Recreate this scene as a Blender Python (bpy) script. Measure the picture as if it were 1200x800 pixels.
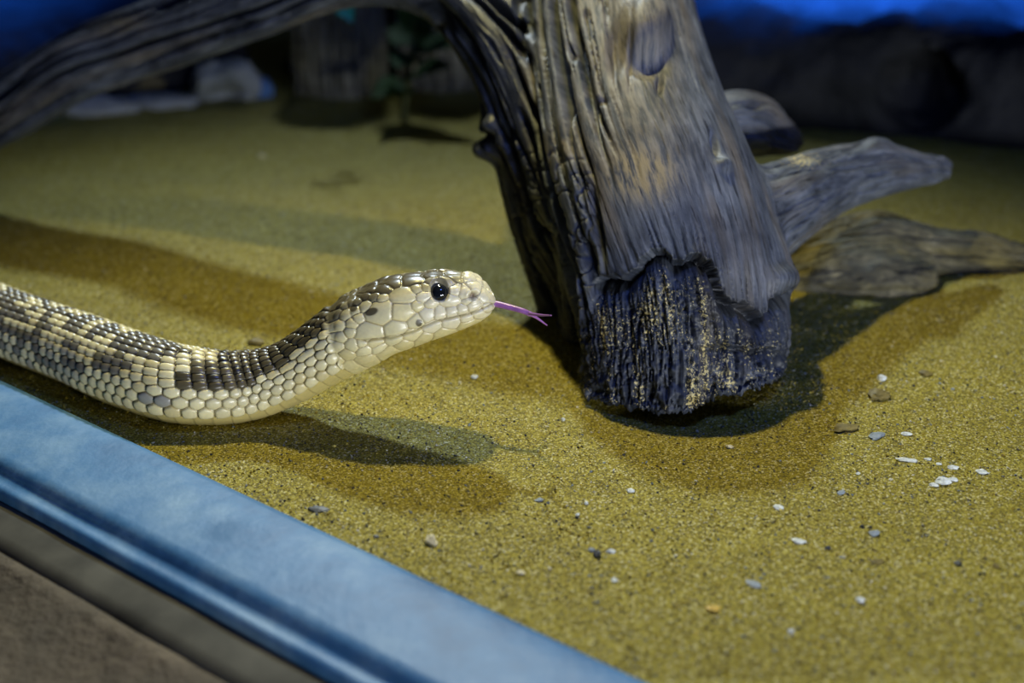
import bpy, math, random
import numpy as np
from mathutils import Vector, Matrix

# ------------------------------------------------------------------ clear
for o in list(bpy.data.objects):
    bpy.data.objects.remove(o, do_unlink=True)
SC = bpy.context.scene
COL = SC.collection
R = math.radians
rng = np.random.default_rng(7)
random.seed(7)

# ------------------------------------------------------------------ camera
CAM_H = 0.26
PITCH = R(25)
F = 1200 * 50 / 36.0
cam_d = bpy.data.cameras.new('camera')
cam = bpy.data.objects.new('camera', cam_d)
COL.objects.link(cam)
cam_d.lens = 50
cam_d.sensor_width = 36
cam_d.clip_start = 0.01
cam.location = (0, 0, CAM_H)
cam.rotation_euler = (math.pi / 2 - PITCH, 0, 0)
cam_d.dof.use_dof = True
cam_d.dof.focus_distance = 0.528
cam_d.dof.aperture_fstop = 5.6
SC.camera = cam

# ------------------------------------------------------------------ colour management
SC.view_settings.view_transform = 'Standard'
SC.view_settings.look = 'None'
SC.view_settings.gamma = 1
SC.view_settings.use_curve_mapping = False
SC.view_settings.exposure = 0.0

# ------------------------------------------------------------------ world and lamps
world = bpy.data.worlds.new('world')
SC.world = world
world.use_nodes = True
world.node_tree.nodes['Background'].inputs[0].default_value = (0.30, 0.45, 0.80, 1)
world.node_tree.nodes['Background'].inputs[1].default_value = 0.02


def lamp(name, kind, loc, target, energy, color, **kw):
    d = bpy.data.lights.new(name, kind)
    d.energy = energy
    d.color = color
    for k, v in kw.items():
        setattr(d, k, v)
    o = bpy.data.objects.new(name, d)
    COL.objects.link(o)
    o.location = loc
    o.rotation_euler = (Vector(target) - Vector(loc)).to_track_quat('-Z', 'Y').to_euler()
    return o


# warm reflector lamp over the sand, cool strip lamp at the back, blue lamp over the rocks,
# and an added low fill light in front of the tank
lamp('heat_lamp', 'SPOT', (-0.01, 0.72, 0.50), (0.01, 0.25, 0.0), 9.4, (1.0, 0.87, 0.33),
     spot_size=R(111), spot_blend=1.0, shadow_soft_size=0.012)
lamp('cool_lamp', 'SPOT', (-0.12, 1.45, 0.90), (-0.04, 0.27, 0.0), 54.0, (0.72, 0.87, 1.0),
     spot_size=R(50), spot_blend=1.0, shadow_soft_size=0.035)
lamp('blue_lamp', 'AREA', (0.26, 1.00, 0.42), (0.26, 1.00, 0.0), 2.6, (0.02, 0.17, 1.0),
     shape='RECTANGLE', size=0.24, size_y=0.04, spread=R(30))
lamp('blue_lamp', 'AREA', (-0.40, 1.01, 0.42), (-0.40, 1.01, 0.0), 0.5, (0.02, 0.17, 1.0),
     shape='RECTANGLE', size=0.16, size_y=0.04, spread=R(30))
lamp('front_fill', 'AREA', (0.60, -0.38, 0.035), (0.02, 0.55, 0.05), 11.0, (0.84, 0.88, 0.92),
     shape='RECTANGLE', size=0.6, size_y=0.05)
lamp('moon_lamp', 'AREA', (0.16, 0.34, 0.50), (0.05, 0.54, 0.08), 0.75, (0.14, 0.26, 1.0),
     shape='RECTANGLE', size=0.12, size_y=0.04)


# ------------------------------------------------------------------ pixel helpers (1200 x 800 photograph -> world)
CP, SP = math.cos(PITCH), math.sin(PITCH)


def P(px, py, y):
    """world point on the vertical plane at distance y seen at pixel px, py"""
    a = PITCH + math.atan((py - 400) / F)
    z = CAM_H - y * math.tan(a)
    dep = y * CP + (CAM_H - z) * SP
    return np.array([(px - 600) / F * dep, y, z])


def G(px, py, z=0.0):
    """world point at height z seen at pixel px, py"""
    a = PITCH + math.atan((py - 400) / F)
    return P(px, py, (CAM_H - z) / math.tan(a))


def depth(p):
    p = np.asarray(p)
    return p[..., 1] * CP + (CAM_H - p[..., 2]) * SP


def proj(p):
    p = np.asarray(p)
    d = depth(p)
    up = (p[..., 2] - CAM_H) * CP + p[..., 1] * SP
    return 600 + F * p[..., 0] / d, 400 - F * up / d


# ------------------------------------------------------------------ numpy noise
_perm = np.random.default_rng(3).permutation(256).astype(np.int32)
_perm = np.concatenate([_perm, _perm])
_g3 = np.array([[1, 1, 0], [-1, 1, 0], [1, -1, 0], [-1, -1, 0], [1, 0, 1], [-1, 0, 1], [1, 0, -1], [-1, 0, -1],
                [0, 1, 1], [0, -1, 1], [0, 1, -1], [0, -1, -1], [1, 1, 0], [-1, 1, 0], [0, -1, 1], [0, -1, -1]], dtype=np.float32)


def perlin(x, y, z=None):
    x = np.asarray(x, dtype=np.float32)
    y = np.asarray(y, dtype=np.float32) + np.zeros_like(x)
    z = np.zeros_like(x) + 0.37 if z is None else np.asarray(z, dtype=np.float32) + np.zeros_like(x)
    xi, yi, zi = np.floor(x), np.floor(y), np.floor(z)
    xf, yf, zf = x - xi, y - yi, z - zi
    xi, yi, zi = xi.astype(np.int32) & 255, yi.astype(np.int32) & 255, zi.astype(np.int32) & 255
    f = lambda t: t * t * t * (t * (t * 6 - 15) + 10)
    u, v, w = f(xf), f(yf), f(zf)

    def g(ix, iy, iz, fx, fy, fz):
        h = _perm[_perm[_perm[(xi + ix) & 255] + ((yi + iy) & 255)] + ((zi + iz) & 255)] & 15
        gg = _g3[h]
        return gg[..., 0] * fx + gg[..., 1] * fy + gg[..., 2] * fz

    def L(a, b, t):
        return a + t * (b - a)
    r = L(L(L(g(0, 0, 0, xf, yf, zf), g(1, 0, 0, xf - 1, yf, zf), u),
            L(g(0, 1, 0, xf, yf - 1, zf), g(1, 1, 0, xf - 1, yf - 1, zf), u), v),
          L(L(g(0, 0, 1, xf, yf, zf - 1), g(1, 0, 1, xf - 1, yf, zf - 1), u),
            L(g(0, 1, 1, xf, yf - 1, zf - 1), g(1, 1, 1, xf - 1, yf - 1, zf - 1), u), v), w)
    return r


def fbm(p, fr, octv=4):
    s = 0
    a = 1.0
    for i in range(octv):
        s = s + a * perlin(p[:, 0] * fr + 17 * i, p[:, 1] * fr + 5 * i, p[:, 2] * fr + 9 * i)
        fr *= 2.1
        a *= 0.5
    return s


def sst(a, b, x):
    t = np.clip((x - a) / (b - a), 0, 1)
    return t * t * (3 - 2 * t)


def crack(n, w, soft=0.45):
    return sst(w, w * soft, np.abs(n))


def groove(n, w):
    return np.clip(1 - np.abs(n) / w, 0, 1)


# ------------------------------------------------------------------ mesh helpers
def np_mesh(name, verts, quads, mat=None, parent=None, smooth=True, col=None, extra=None):
    """one mesh object from numpy verts (n,3) and faces (m,3|4)"""
    verts = np.ascontiguousarray(verts, dtype=np.float32)
    quads = np.ascontiguousarray(quads, dtype=np.int32)
    k = quads.shape[1]
    me = bpy.data.meshes.new(name)
    me.vertices.add(len(verts))
    me.vertices.foreach_set('co', verts.ravel())
    me.loops.add(quads.size)
    me.loops.foreach_set('vertex_index', quads.ravel())
    me.polygons.add(len(quads))
    me.polygons.foreach_set('loop_start', np.arange(0, quads.size, k, dtype=np.int32))
    me.polygons.foreach_set('use_smooth', np.full(len(quads), smooth, dtype=bool))
    me.update(calc_edges=True)
    me.validate()
    if col is not None:
        a = me.attributes.new('Col', 'FLOAT_COLOR', 'POINT')
        c4 = np.ones((len(verts), 4), dtype=np.float32)
        c4[:, :3] = col
        a.data.foreach_set('color', c4.ravel())
    if extra:
        for nm, arr in extra.items():
            a = me.attributes.new(nm, 'FLOAT_VECTOR', 'POINT')
            a.data.foreach_set('vector', np.ascontiguousarray(arr, dtype=np.float32).ravel())
    if mat:
        me.materials.append(mat)
    o = bpy.data.objects.new(name, me)
    COL.objects.link(o)
    if parent:
        o.parent = parent
        o.matrix_parent_inverse = Matrix.Translation(-Vector(parent.location))
    return o


def empty(name, loc):
    o = bpy.data.objects.new(name, None)
    o.empty_display_size = 0.02
    COL.objects.link(o)
    o.location = Vector([float(v) for v in loc])
    return o


def tag(o, label=None, cat=None, group=None, kind=None):
    if label:
        o['label'] = label
    if cat:
        o['category'] = cat
    if group:
        o['group'] = group
    if kind:
        o['kind'] = kind
    return o


def recenter(o):
    """object origin to the middle of its base"""
    me = o.data
    n = len(me.vertices)
    co = np.empty(n * 3, dtype=np.float32)
    me.vertices.foreach_get('co', co)
    co = co.reshape(-1, 3)
    c = np.array([(co[:, 0].min() + co[:, 0].max()) / 2, (co[:, 1].min() + co[:, 1].max()) / 2, co[:, 2].min()])
    co -= c.astype(np.float32)
    me.vertices.foreach_set('co', co.ravel())
    me.update()
    o.location = Vector([float(v) for v in c])
    return o


def catmull(pts, n):
    """Catmull-Rom through rows of pts, n samples evenly spaced by chord length of the first three columns"""
    pts = np.asarray(pts, dtype=float)
    m = len(pts)
    ext = np.vstack([2 * pts[0] - pts[1], pts, 2 * pts[-1] - pts[-2]])
    out = []
    for i in range(m - 1):
        p0, p1, p2, p3 = ext[i:i + 4]
        for t in np.linspace(0, 1, 40, endpoint=False):
            out.append(0.5 * (2 * p1 + (p2 - p0) * t + (2 * p0 - 5 * p1 + 4 * p2 - p3) * t * t + (3 * p1 - p0 - 3 * p2 + p3) * t ** 3))
    out.append(pts[-1])
    out = np.array(out)
    s = np.concatenate([[0], np.cumsum(np.linalg.norm(np.diff(out[:, :3], axis=0), axis=1))])
    q = np.linspace(0, s[-1], n)
    return np.stack([np.interp(q, s, out[:, k]) for k in range(out.shape[1])], axis=1)


def surface_nets(F3, org, h):
    """closed surface of a sampled field (negative inside)"""
    ins = F3 < 0
    nx, ny, nz = F3.shape
    c = np.zeros((nx - 1, ny - 1, nz - 1), dtype=np.int8)
    for dx in (0, 1):
        for dy in (0, 1):
            for dz in (0, 1):
                c += ins[dx:nx - 1 + dx, dy:ny - 1 + dy, dz:nz - 1 + dz]
    act = (c > 0) & (c < 8)
    idx = np.argwhere(act)
    vid = np.full(act.shape, -1, dtype=np.int64)
    vid[act] = np.arange(len(idx))
    acc = np.zeros((len(idx), 3))
    cnt = np.zeros(len(idx))
    corners = [(a, b, d) for a in (0, 1) for b in (0, 1) for d in (0, 1)]
    for a in corners:
        for ax in range(3):
            if a[ax] == 1:
                continue
            b = list(a)
            b[ax] = 1
            fa = F3[idx[:, 0] + a[0], idx[:, 1] + a[1], idx[:, 2] + a[2]]
            fb = F3[idx[:, 0] + b[0], idx[:, 1] + b[1], idx[:, 2] + b[2]]
            m = (fa < 0) != (fb < 0)
            t = np.where(m, fa / np.where(m, fa - fb, 1), 0)
            p = np.tile(np.array(a, float), (len(idx), 1))
            p[:, ax] += t
            acc[m] += p[m]
            cnt[m] += 1
    V = (idx + acc / cnt[:, None]) * h + org
    faces = []
    for ax in range(3):
        sl0 = [slice(1, -1)] * 3
        sl0[ax] = slice(0, -1)
        sl1 = [slice(1, -1)] * 3
        sl1[ax] = slice(1, None)
        A, B = ins[tuple(sl0)], ins[tuple(sl1)]
        e = np.argwhere(A != B)
        off = np.ones(3, dtype=int)
        off[ax] = 0
        base = e + off
        sgn = A[tuple(e.T)]
        u, v = (ax + 1) % 3, (ax + 2) % 3
        du = np.zeros(3, int)
        du[u] = 1
        dv = np.zeros(3, int)
        dv[v] = 1
        q = np.stack([vid[tuple((base - du - dv).T)], vid[tuple((base - dv).T)], vid[tuple(base.T)], vid[tuple((base - du).T)]], axis=1)
        q[~sgn] = q[~sgn][:, ::-1]
        faces.append(q)
    return V, np.concatenate(faces)


def subdivide(V, Q, levels):
    me = bpy.data.meshes.new('tmp')
    me.vertices.add(len(V))
    me.vertices.foreach_set('co', V.astype(np.float32).ravel())
    me.loops.add(Q.size)
    me.loops.foreach_set('vertex_index', Q.astype(np.int32).ravel())
    me.polygons.add(len(Q))
    me.polygons.foreach_set('loop_start', np.arange(0, Q.size, 4, dtype=np.int32))
    me.update(calc_edges=True)
    o = bpy.data.objects.new('tmp', me)
    COL.objects.link(o)
    md = o.modifiers.new('s', 'SUBSURF')
    md.levels = levels
    md.render_levels = levels
    dg = bpy.context.evaluated_depsgraph_get()
    ev = o.evaluated_get(dg)
    m2 = ev.to_mesh()
    n = len(m2.vertices)
    co = np.empty(n * 3, np.float32)
    m2.vertices.foreach_get('co', co)
    q = np.empty(len(m2.loops), np.int32)
    m2.loops.foreach_get('vertex_index', q)
    ev.to_mesh_clear()
    bpy.data.objects.remove(o, do_unlink=True)
    bpy.data.meshes.remove(me)
    return co.reshape(-1, 3).astype(float), q.reshape(-1, 4)


def normals(V, Q):
    n = np.cross(V[Q[:, 2]] - V[Q[:, 0]], V[Q[:, 3 % Q.shape[1]]] - V[Q[:, 1]])
    out = np.zeros_like(V)
    for k in range(Q.shape[1]):
        for ax in range(3):
            out[:, ax] += np.bincount(Q[:, k], weights=n[:, ax], minlength=len(V))
    return out / np.maximum(np.linalg.norm(out, axis=1), 1e-12)[:, None]


def submesh(V, Q, mask, arrs):
    q = Q[mask]
    u, inv = np.unique(q, return_inverse=True)
    return V[u], inv.reshape(q.shape), [a[u] for a in arrs]


# ------------------------------------------------------------------ materials
def new_mat(name, rough=0.6, spec=0.5):
    m = bpy.data.materials.new(name)
    m.use_nodes = True
    nt = m.node_tree
    b = nt.nodes['Principled BSDF']
    b.inputs['Roughness'].default_value = rough
    b.inputs['Specular IOR Level'].default_value = spec
    return m, nt, b


def nd(nt, t, **kw):
    n = nt.nodes.new(t)
    for k, v in kw.items():
        if k in n.inputs:
            n.inputs[k].default_value = v
        else:
            setattr(n, k, v)
    return n


def ramp(nt, stops, fac):
    r = nt.nodes.new('ShaderNodeValToRGB')
    cr = r.color_ramp
    while len(cr.elements) < len(stops):
        cr.elements.new(0.5)
    for e, (p, c) in zip(cr.elements, stops):
        e.position = p
        e.color = (*c, 1) if len(c) == 3 else c
    nt.links.new(fac, r.inputs[0])
    return r


def coords(nt, kind='Object', scale=(1, 1, 1)):
    tc = nt.nodes.new('ShaderNodeTexCoord')
    mp = nt.nodes.new('ShaderNodeMapping')
    mp.inputs['Scale'].default_value = scale
    nt.links.new(tc.outputs[kind], mp.inputs[0])
    return mp.outputs[0]


def noise(nt, vec, scale, detail=4, rough=0.55, dist=0.0):
    n = nt.nodes.new('ShaderNodeTexNoise')
    n.inputs['Scale'].default_value = scale
    n.inputs['Detail'].default_value = detail
    n.inputs['Roughness'].default_value = rough
    n.inputs['Distortion'].default_value = dist
    nt.links.new(vec, n.inputs['Vector'])
    return n.outputs['Fac']


def mixc(nt, fac, a, b, mode='MIX'):
    m = nt.nodes.new('ShaderNodeMix')
    m.data_type = 'RGBA'
    m.blend_type = mode
    if isinstance(fac, (int, float)):
        m.inputs[0].default_value = fac
    else:
        nt.links.new(fac, m.inputs[0])
    for i, s in ((6, a), (7, b)):
        if isinstance(s, tuple):
            m.inputs[i].default_value = (*s, 1)
        else:
            nt.links.new(s, m.inputs[i])
    return m.outputs[2]


def bump(nt, b, h, strength, dist):
    n = nt.nodes.new('ShaderNodeBump')
    n.inputs['Strength'].default_value = strength
    n.inputs['Distance'].default_value = dist
    nt.links.new(h, n.inputs['Height'])
    nt.links.new(n.outputs[0], b.inputs['Normal'])
    return n


def mat_sand():
    m, nt, b = new_mat('yellow_sand', 0.75, 0.3)
    v = coords(nt)
    big = noise(nt, v, 14, 6, 0.68)
    base = ramp(nt, [(0.32, (0.165, 0.13, 0.008)), (0.5, (0.245, 0.20, 0.014)), (0.68, (0.33, 0.28, 0.03))], big).outputs[0]
    vo = nd(nt, 'ShaderNodeTexVoronoi', Scale=1700.0)
    nt.links.new(v, vo.inputs['Vector'])
    sep = nd(nt, 'ShaderNodeSeparateColor')
    nt.links.new(vo.outputs['Color'], sep.inputs[0])
    grain = ramp(nt, [(0.0, (0.02, 0.025, 0.025)), (0.14, (0.085, 0.066, 0.008)), (0.35, (0.21, 0.16, 0.006)), (0.65, (0.34, 0.275, 0.014)),
                      (0.88, (0.50, 0.43, 0.08)), (1.0, (0.75, 0.70, 0.45))], sep.outputs[0]).outputs[0]
    c = mixc(nt, 0.55, base, mixc(nt, 0.85, base, grain, 'MIX'))
    c = mixc(nt, 0.45, c, grain)
    nt.links.new(c, b.inputs['Base Color'])
    n1 = noise(nt, v, 500, 3, 0.7)
    ad = nd(nt, 'ShaderNodeMath', operation='ADD')
    nt.links.new(n1, ad.inputs[0])
    nt.links.new(sep.outputs[1], ad.inputs[1])
    bump(nt, b, ad.outputs[0], 0.8, 0.0011)
    return m


def mat_wood(name, dark, mid, light, tan, rough=0.5, spec=0.5, sandy=0.0):
    """weathered wood: attribute 'Grain' carries (along, around, special) in centimetres"""
    m, nt, b = new_mat(name, rough, spec)
    at = nd(nt, 'ShaderNodeAttribute', attribute_name='Grain')
    mp = nd(nt, 'ShaderNodeMapping')
    mp.inputs['Scale'].default_value = (0.18, 1.0, 0)
    nt.links.new(at.outputs['Vector'], mp.inputs[0])
    g1 = noise(nt, mp.outputs[0], 4.0, 5, 0.65, 0.3)
    g2 = noise(nt, mp.outputs[0], 0.7, 3, 0.5)
    c1 = ramp(nt, [(0.30, dark), (0.52, mid), (0.72, light)], g1).outputs[0]
    f2 = ramp(nt, [(0.52, (0, 0, 0)), (0.72, (1, 1, 1))], g2).outputs[0]
    c = mixc(nt, f2, c1, tan)
    # hairline dark grain
    mp2 = nd(nt, 'ShaderNodeMapping')
    mp2.inputs['Scale'].default_value = (0.10, 1.0, 0)
    nt.links.new(at.outputs['Vector'], mp2.inputs[0])
    g3 = noise(nt, mp2.outputs[0], 9.0, 2, 0.5, 0.2)
    hl = ramp(nt, [(0.33, (0.35, 0.35, 0.36)), (0.42, (1, 1, 1))], g3).outputs[0]
    c = mixc(nt, 1.0, c, hl, 'MULTIPLY')
    mot = noise(nt, coords(nt), 45, 4, 0.6)
    c = mixc(nt, 1.0, c, ramp(nt, [(0.36, (0.55, 0.55, 0.58)), (0.60, (1.15, 1.12, 1.08))], mot).outputs[0], 'MULTIPLY')
    # the attribute carries (damp dark wood with painted lip shade, clinging sand, worn tan patch), each 0..1
    st = nd(nt, 'ShaderNodeAttribute', attribute_name='StainShade')
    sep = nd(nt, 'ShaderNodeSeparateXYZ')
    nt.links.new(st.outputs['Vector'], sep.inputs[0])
    gp = ramp(nt, [(0.40, (0, 0, 0)), (0.56, (1, 1, 1))], g1).outputs[0]
    pm = nd(nt, 'ShaderNodeMath', operation='MULTIPLY')
    nt.links.new(sep.outputs[2], pm.inputs[0])
    nt.links.new(gp, pm.inputs[1])
    c = mixc(nt, pm.outputs[0], c, (0.30, 0.245, 0.145))
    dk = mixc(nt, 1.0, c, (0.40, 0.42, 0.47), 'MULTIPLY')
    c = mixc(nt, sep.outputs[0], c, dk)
    ov = coords(nt)
    sn = noise(nt, ov, 900, 3, 0.7)
    ad = nd(nt, 'ShaderNodeMath', operation='MULTIPLY_ADD')
    ad.inputs[1].default_value = 0.16
    nt.links.new(sep.outputs[1], ad.inputs[0])
    nt.links.new(sn, ad.inputs[2])
    sr = ramp(nt, [(0.655, (0, 0, 0)), (0.68, (1, 1, 1))], ad.outputs[0]).outputs[0]
    gt = ramp(nt, [(0.02, (0, 0, 0)), (0.08, (1, 1, 1))], sep.outputs[1]).outputs[0]
    ml = nd(nt, 'ShaderNodeMath', operation='MULTIPLY')
    nt.links.new(gt, ml.inputs[0])
    nt.links.new(sr, ml.inputs[1])
    c = mixc(nt, ml.outputs[0], c, (0.60, 0.50, 0.22))
    rr = nd(nt, 'ShaderNodeMapRange')
    rr.inputs[3].default_value = rough
    rr.inputs[4].default_value = rough - 0.14
    nt.links.new(sep.outputs[0], rr.inputs[0])
    nt.links.new(rr.outputs[0], b.inputs['Roughness'])
    nt.links.new(c, b.inputs['Base Color'])
    bump(nt, b, g1, 0.5, 0.0012)
    return m


def mat_rock(name, c0, c1, scale=14, rough=0.85, spec=0.2):
    m, nt, b = new_mat(name, rough, spec)
    v = coords(nt)
    n = noise(nt, v, scale, 6, 0.65)
    r = ramp(nt, [(0.35, c0), (0.68, c1)], n)
    nt.links.new(r.outputs[0], b.inputs['Base Color'])
    n2 = noise(nt, v, scale * 6, 4, 0.6)
    bump(nt, b, n2, 0.6, 0.004)
    return m


def mat_col(name, rough, spec, sss=0.0, bscale=None):
    m, nt, b = new_mat(name, rough, spec)
    at = nd(nt, 'ShaderNodeAttribute', attribute_name='Col')
    nt.links.new(at.outputs['Color'], b.inputs['Base Color'])
    if sss:
        b.inputs['Subsurface Weight'].default_value = sss
        b.inputs['Subsurface Radius'].default_value = (0.003, 0.002, 0.001)
        b.inputs['Subsurface Scale'].default_value = 0.6
    if bscale:
        bump(nt, b, noise(nt, coords(nt), bscale, 2), 0.25, 0.0003)
    return m


def mat_paint():
    m, nt, b = new_mat('worn_blue_paint', 0.55, 0.4)
    v = coords(nt)
    n = noise(nt, v, 16, 6, 0.62)
    c = ramp(nt, [(0.34, (0.028, 0.105, 0.25)), (0.50, (0.055, 0.175, 0.37)), (0.64, (0.16, 0.29, 0.46))], n).outputs[0]
    # a scuffed bare chip of stronger blue
    tc = nd(nt, 'ShaderNodeTexCoord')
    chip = G(265, 622, 0.005)
    sub = nd(nt, 'ShaderNodeVectorMath', operation='DISTANCE')
    sub.inputs[1].default_value = tuple(chip)
    nt.links.new(tc.outputs['Object'], sub.inputs[0])
    n3 = noise(nt, v, 120, 2)
    ad = nd(nt, 'ShaderNodeMath', operation='MULTIPLY_ADD')
    ad.inputs[1].default_value = 0.008
    nt.links.new(n3, ad.inputs[0])
    nt.links.new(sub.outputs['Value'], ad.inputs[2])
    k = ramp(nt, [(0.0085, (1, 1, 1)), (0.0125, (0, 0, 0))], ad.outputs[0]).outputs[0]
    c = mixc(nt, k, c, (0.015, 0.115, 0.28))
    nt.links.new(c, b.inputs['Base Color'])
    bump(nt, b, noise(nt, v, 90, 4), 0.3, 0.002)
    return m


def mat_plain(name, col, rough=0.6, spec=0.4, var=0.25, scale=60):
    m, nt, b = new_mat(name, rough, spec)
    n = noise(nt, coords(nt), scale, 4)
    c0 = tuple(x * (1 - var) for x in col)
    c1 = tuple(min(1, x * (1 + var)) for x in col)
    nt.links.new(ramp(nt, [(0.35, c0), (0.65, c1)], n).outputs[0], b.inputs['Base Color'])
    return m


M_SAND = mat_sand()
M_WOOD = mat_wood('weathered_driftwood', (0.036, 0.043, 0.056), (0.085, 0.100, 0.132), (0.165, 0.185, 0.230), (0.135, 0.122, 0.108), 0.58, 0.32)
M_LOG = mat_wood('sandy_log_wood', (0.05, 0.045, 0.028), (0.115, 0.105, 0.06), (0.26, 0.23, 0.13), (0.20, 0.165, 0.05), 0.7, 0.3)
M_BARK = mat_wood('old_bark', (0.09, 0.09, 0.07), (0.17, 0.17, 0.13), (0.28, 0.27, 0.21), (0.16, 0.15, 0.09), 0.8, 0.2)
M_ROCK = mat_rock('dark_cave_rock', (0.003, 0.004, 0.005), (0.014, 0.015, 0.018))
M_ROCKW = mat_rock('dark_wall_rock', (0.01, 0.011, 0.014), (0.035, 0.037, 0.045), 8)
M_PALE = mat_rock('pale_stone', (0.16, 0.18, 0.18), (0.34, 0.36, 0.36), 30)
M_OLIVE = mat_rock('olive_stone', (0.05, 0.045, 0.025), (0.13, 0.11, 0.06), 30)
M_BLUE = mat_rock('blue_stone', (0.05, 0.11, 0.25), (0.10, 0.2, 0.42), 40)
M_PAINT = mat_paint()
M_STRIP = mat_plain('grey_brown_board', (0.072, 0.068, 0.054), 0.7, 0.2, 0.35, 40)
M_BROWN = mat_rock('brown_concrete', (0.075, 0.062, 0.045), (0.15, 0.12, 0.085), 25, 0.8, 0.2)
M_SNAKE = mat_col('snake_scales', 0.30, 0.55, 0.08)
M_EYE = mat_plain('snake_eye', (0.008, 0.010, 0.013), 0.04, 0.7, 0.3, 400)
M_TONGUE = mat_plain('snake_tongue', (0.30, 0.12, 0.36), 0.3, 0.5, 0.15, 300)
M_GRAIN = mat_col('sand_grains', 0.5, 0.5)
M_LEAF = mat_plain('dark_leaf', (0.014, 0.04, 0.008), 0.7, 0.15, 0.3, 60)
M_TEAL = mat_plain('teal_leaf', (0.03, 0.34, 0.26), 0.4, 0.4, 0.2, 60)
M_STEM = mat_plain('plant_stem', (0.05, 0.06, 0.02), 0.6, 0.3)

# ------------------------------------------------------------------ the setting
# the sill runs along a line across the front left corner
SZ = 0.005
_a, _b = G(10, 446, SZ), G(770, 800, SZ)
SD = (_b - _a) / np.linalg.norm(_b - _a)
SN = np.array([SD[1], -SD[0], 0.0])            # outwards, towards the camera
if SN[1] > 0:
    SN = -SN
SO = _a


def ground_h(x, y):
    """gentle relief of the sand"""
    x = np.asarray(x, float)
    y = np.asarray(y, float)
    h = 0.0016 * perlin(x * 14, y * 14) + 0.0007 * perlin(x * 45, y * 45, 3.1) + 0.00025 * perlin(x * 160, y * 160, 1.7)
    # hollow under the broken end of the driftwood, and the mound against the fallen log
    h = h - 0.005 * np.exp(-(((x - 0.072) / 0.040) ** 2 + ((y - 0.487) / 0.018) ** 2))
    h = h + 0.012 * sst(0.15, 0.30, x) * np.exp(-((y - 0.60) / 0.04) ** 2)
    return h


xs = np.concatenate([np.linspace(-0.9, -0.32, 60, endpoint=False), np.linspace(-0.32, 0.32, 330), np.linspace(0.325, 0.9, 60)])
ys = np.concatenate([np.linspace(-0.3, 0.26, 40, endpoint=False), np.linspace(0.26, 0.72, 260), np.linspace(0.723, 1.65, 130)])
X, Y = np.meshgrid(xs, ys, indexing='ij')
Z = ground_h(X, Y)
V = np.stack([X.ravel(), Y.ravel(), Z.ravel()], 1)
nx, ny = X.shape
I = np.arange(nx * ny).reshape(nx, ny)
Q = np.stack([I[:-1, :-1].ravel(), I[1:, :-1].ravel(), I[1:, 1:].ravel(), I[:-1, 1:].ravel()], 1)
t_out = (V - SO) @ SN
V2, Q2, _ = submesh(V, Q, (t_out[Q] < 0.02).all(1), [])
floor = np_mesh('floor', V2, Q2, M_SAND)
tag(floor, kind='structure')


def strip(name, prof, mat, l0=-0.6, l1=0.9, n=200, wob=0.0004):
    """a long moulding along the sill line; prof = list of (outward, z)"""
    prof = np.array(prof)
    ls = np.linspace(l0, l1, n)
    rows = []
    for j, (t, z) in enumerate(prof):
        w = wob * perlin(ls * 30, np.full(n, j * 1.7))
        rows.append(SO[None, :2] + np.outer(ls, SD[:2]) + np.outer(t + w, SN[:2]))
        rows[-1] = np.column_stack([rows[-1], z + w * 0.7])
    VV = np.array(rows)
    k = len(prof)
    I = np.arange(k * n).reshape(k, n)
    q = [np.stack([I[:-1, :-1].ravel(), I[:-1, 1:].ravel(), I[1:, 1:].ravel(), I[1:, :-1].ravel()], 1)]
    q.append(np.stack([I[-1, :-1], I[-1, 1:], I[0, 1:], I[0, :-1]], 1))
    o = np_mesh(name, VV.reshape(-1, 3), np.concatenate(q), mat)
    tag(o, kind='structure')
    return o


e1 = (G(10, 580, 0.002) - SO) @ SN
strip('trim_1', [(0, -0.05), (0, 0.002), (0.0012, 0.0044), (0.004, 0.0052), (0.012, 0.0056), (0.026, 0.0054), (0.036, 0.0050), (0.043, 0.0043),
                 (e1 - 0.007, 0.0033), (e1 - 0.0038, 0.0026), (e1 - 0.0026, 0.0025), (e1 - 0.0012, 0.0028), (e1, 0.0022), (e1 + 0.0006, 0.0006),
                 (e1 + 0.001, -0.05)], M_PAINT)
strip('trim_2', [(e1 + 0.0011, -0.05), (e1 + 0.0011, -0.0016), (e1 + 0.004, -0.0018), (e1 + 0.012, -0.0028), (e1 + 0.0165, -0.0042), (e1 + 0.017, -0.05)], M_STRIP)
strip('wall_front', [(e1 + 0.0172, -0.09), (e1 + 0.0172, -0.0046), (e1 + 0.022, -0.0060), (e1 + 0.05, -0.013), (e1 + 0.30, -0.024), (e1 + 0.30, -0.09)], M_BROWN, wob=0.002)


def rock_sheet(name, org, eu, ev, nu, nv, amp, fr, mat):
    """rough vertical rock face"""
    u, v = np.meshgrid(np.linspace(0, 1, nu), np.linspace(0, 1, nv), indexing='ij')
    p = np.array(org)[None] + u.ravel()[:, None] * np.array(eu) + v.ravel()[:, None] * np.array(ev)
    n = np.cross(eu, ev)
    n = n / np.linalg.norm(n)
    d = fbm(p, fr, 5)
    p = p + n * (amp * d)[:, None]
    I = np.arange(nu * nv).reshape(nu, nv)
    q = np.stack([I[:-1, :-1].ravel(), I[1:, :-1].ravel(), I[1:, 1:].ravel(), I[:-1, 1:].ravel()], 1)
    o = np_mesh(name, p, q, mat)
    tag(o, kind='structure')
    return o


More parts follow.
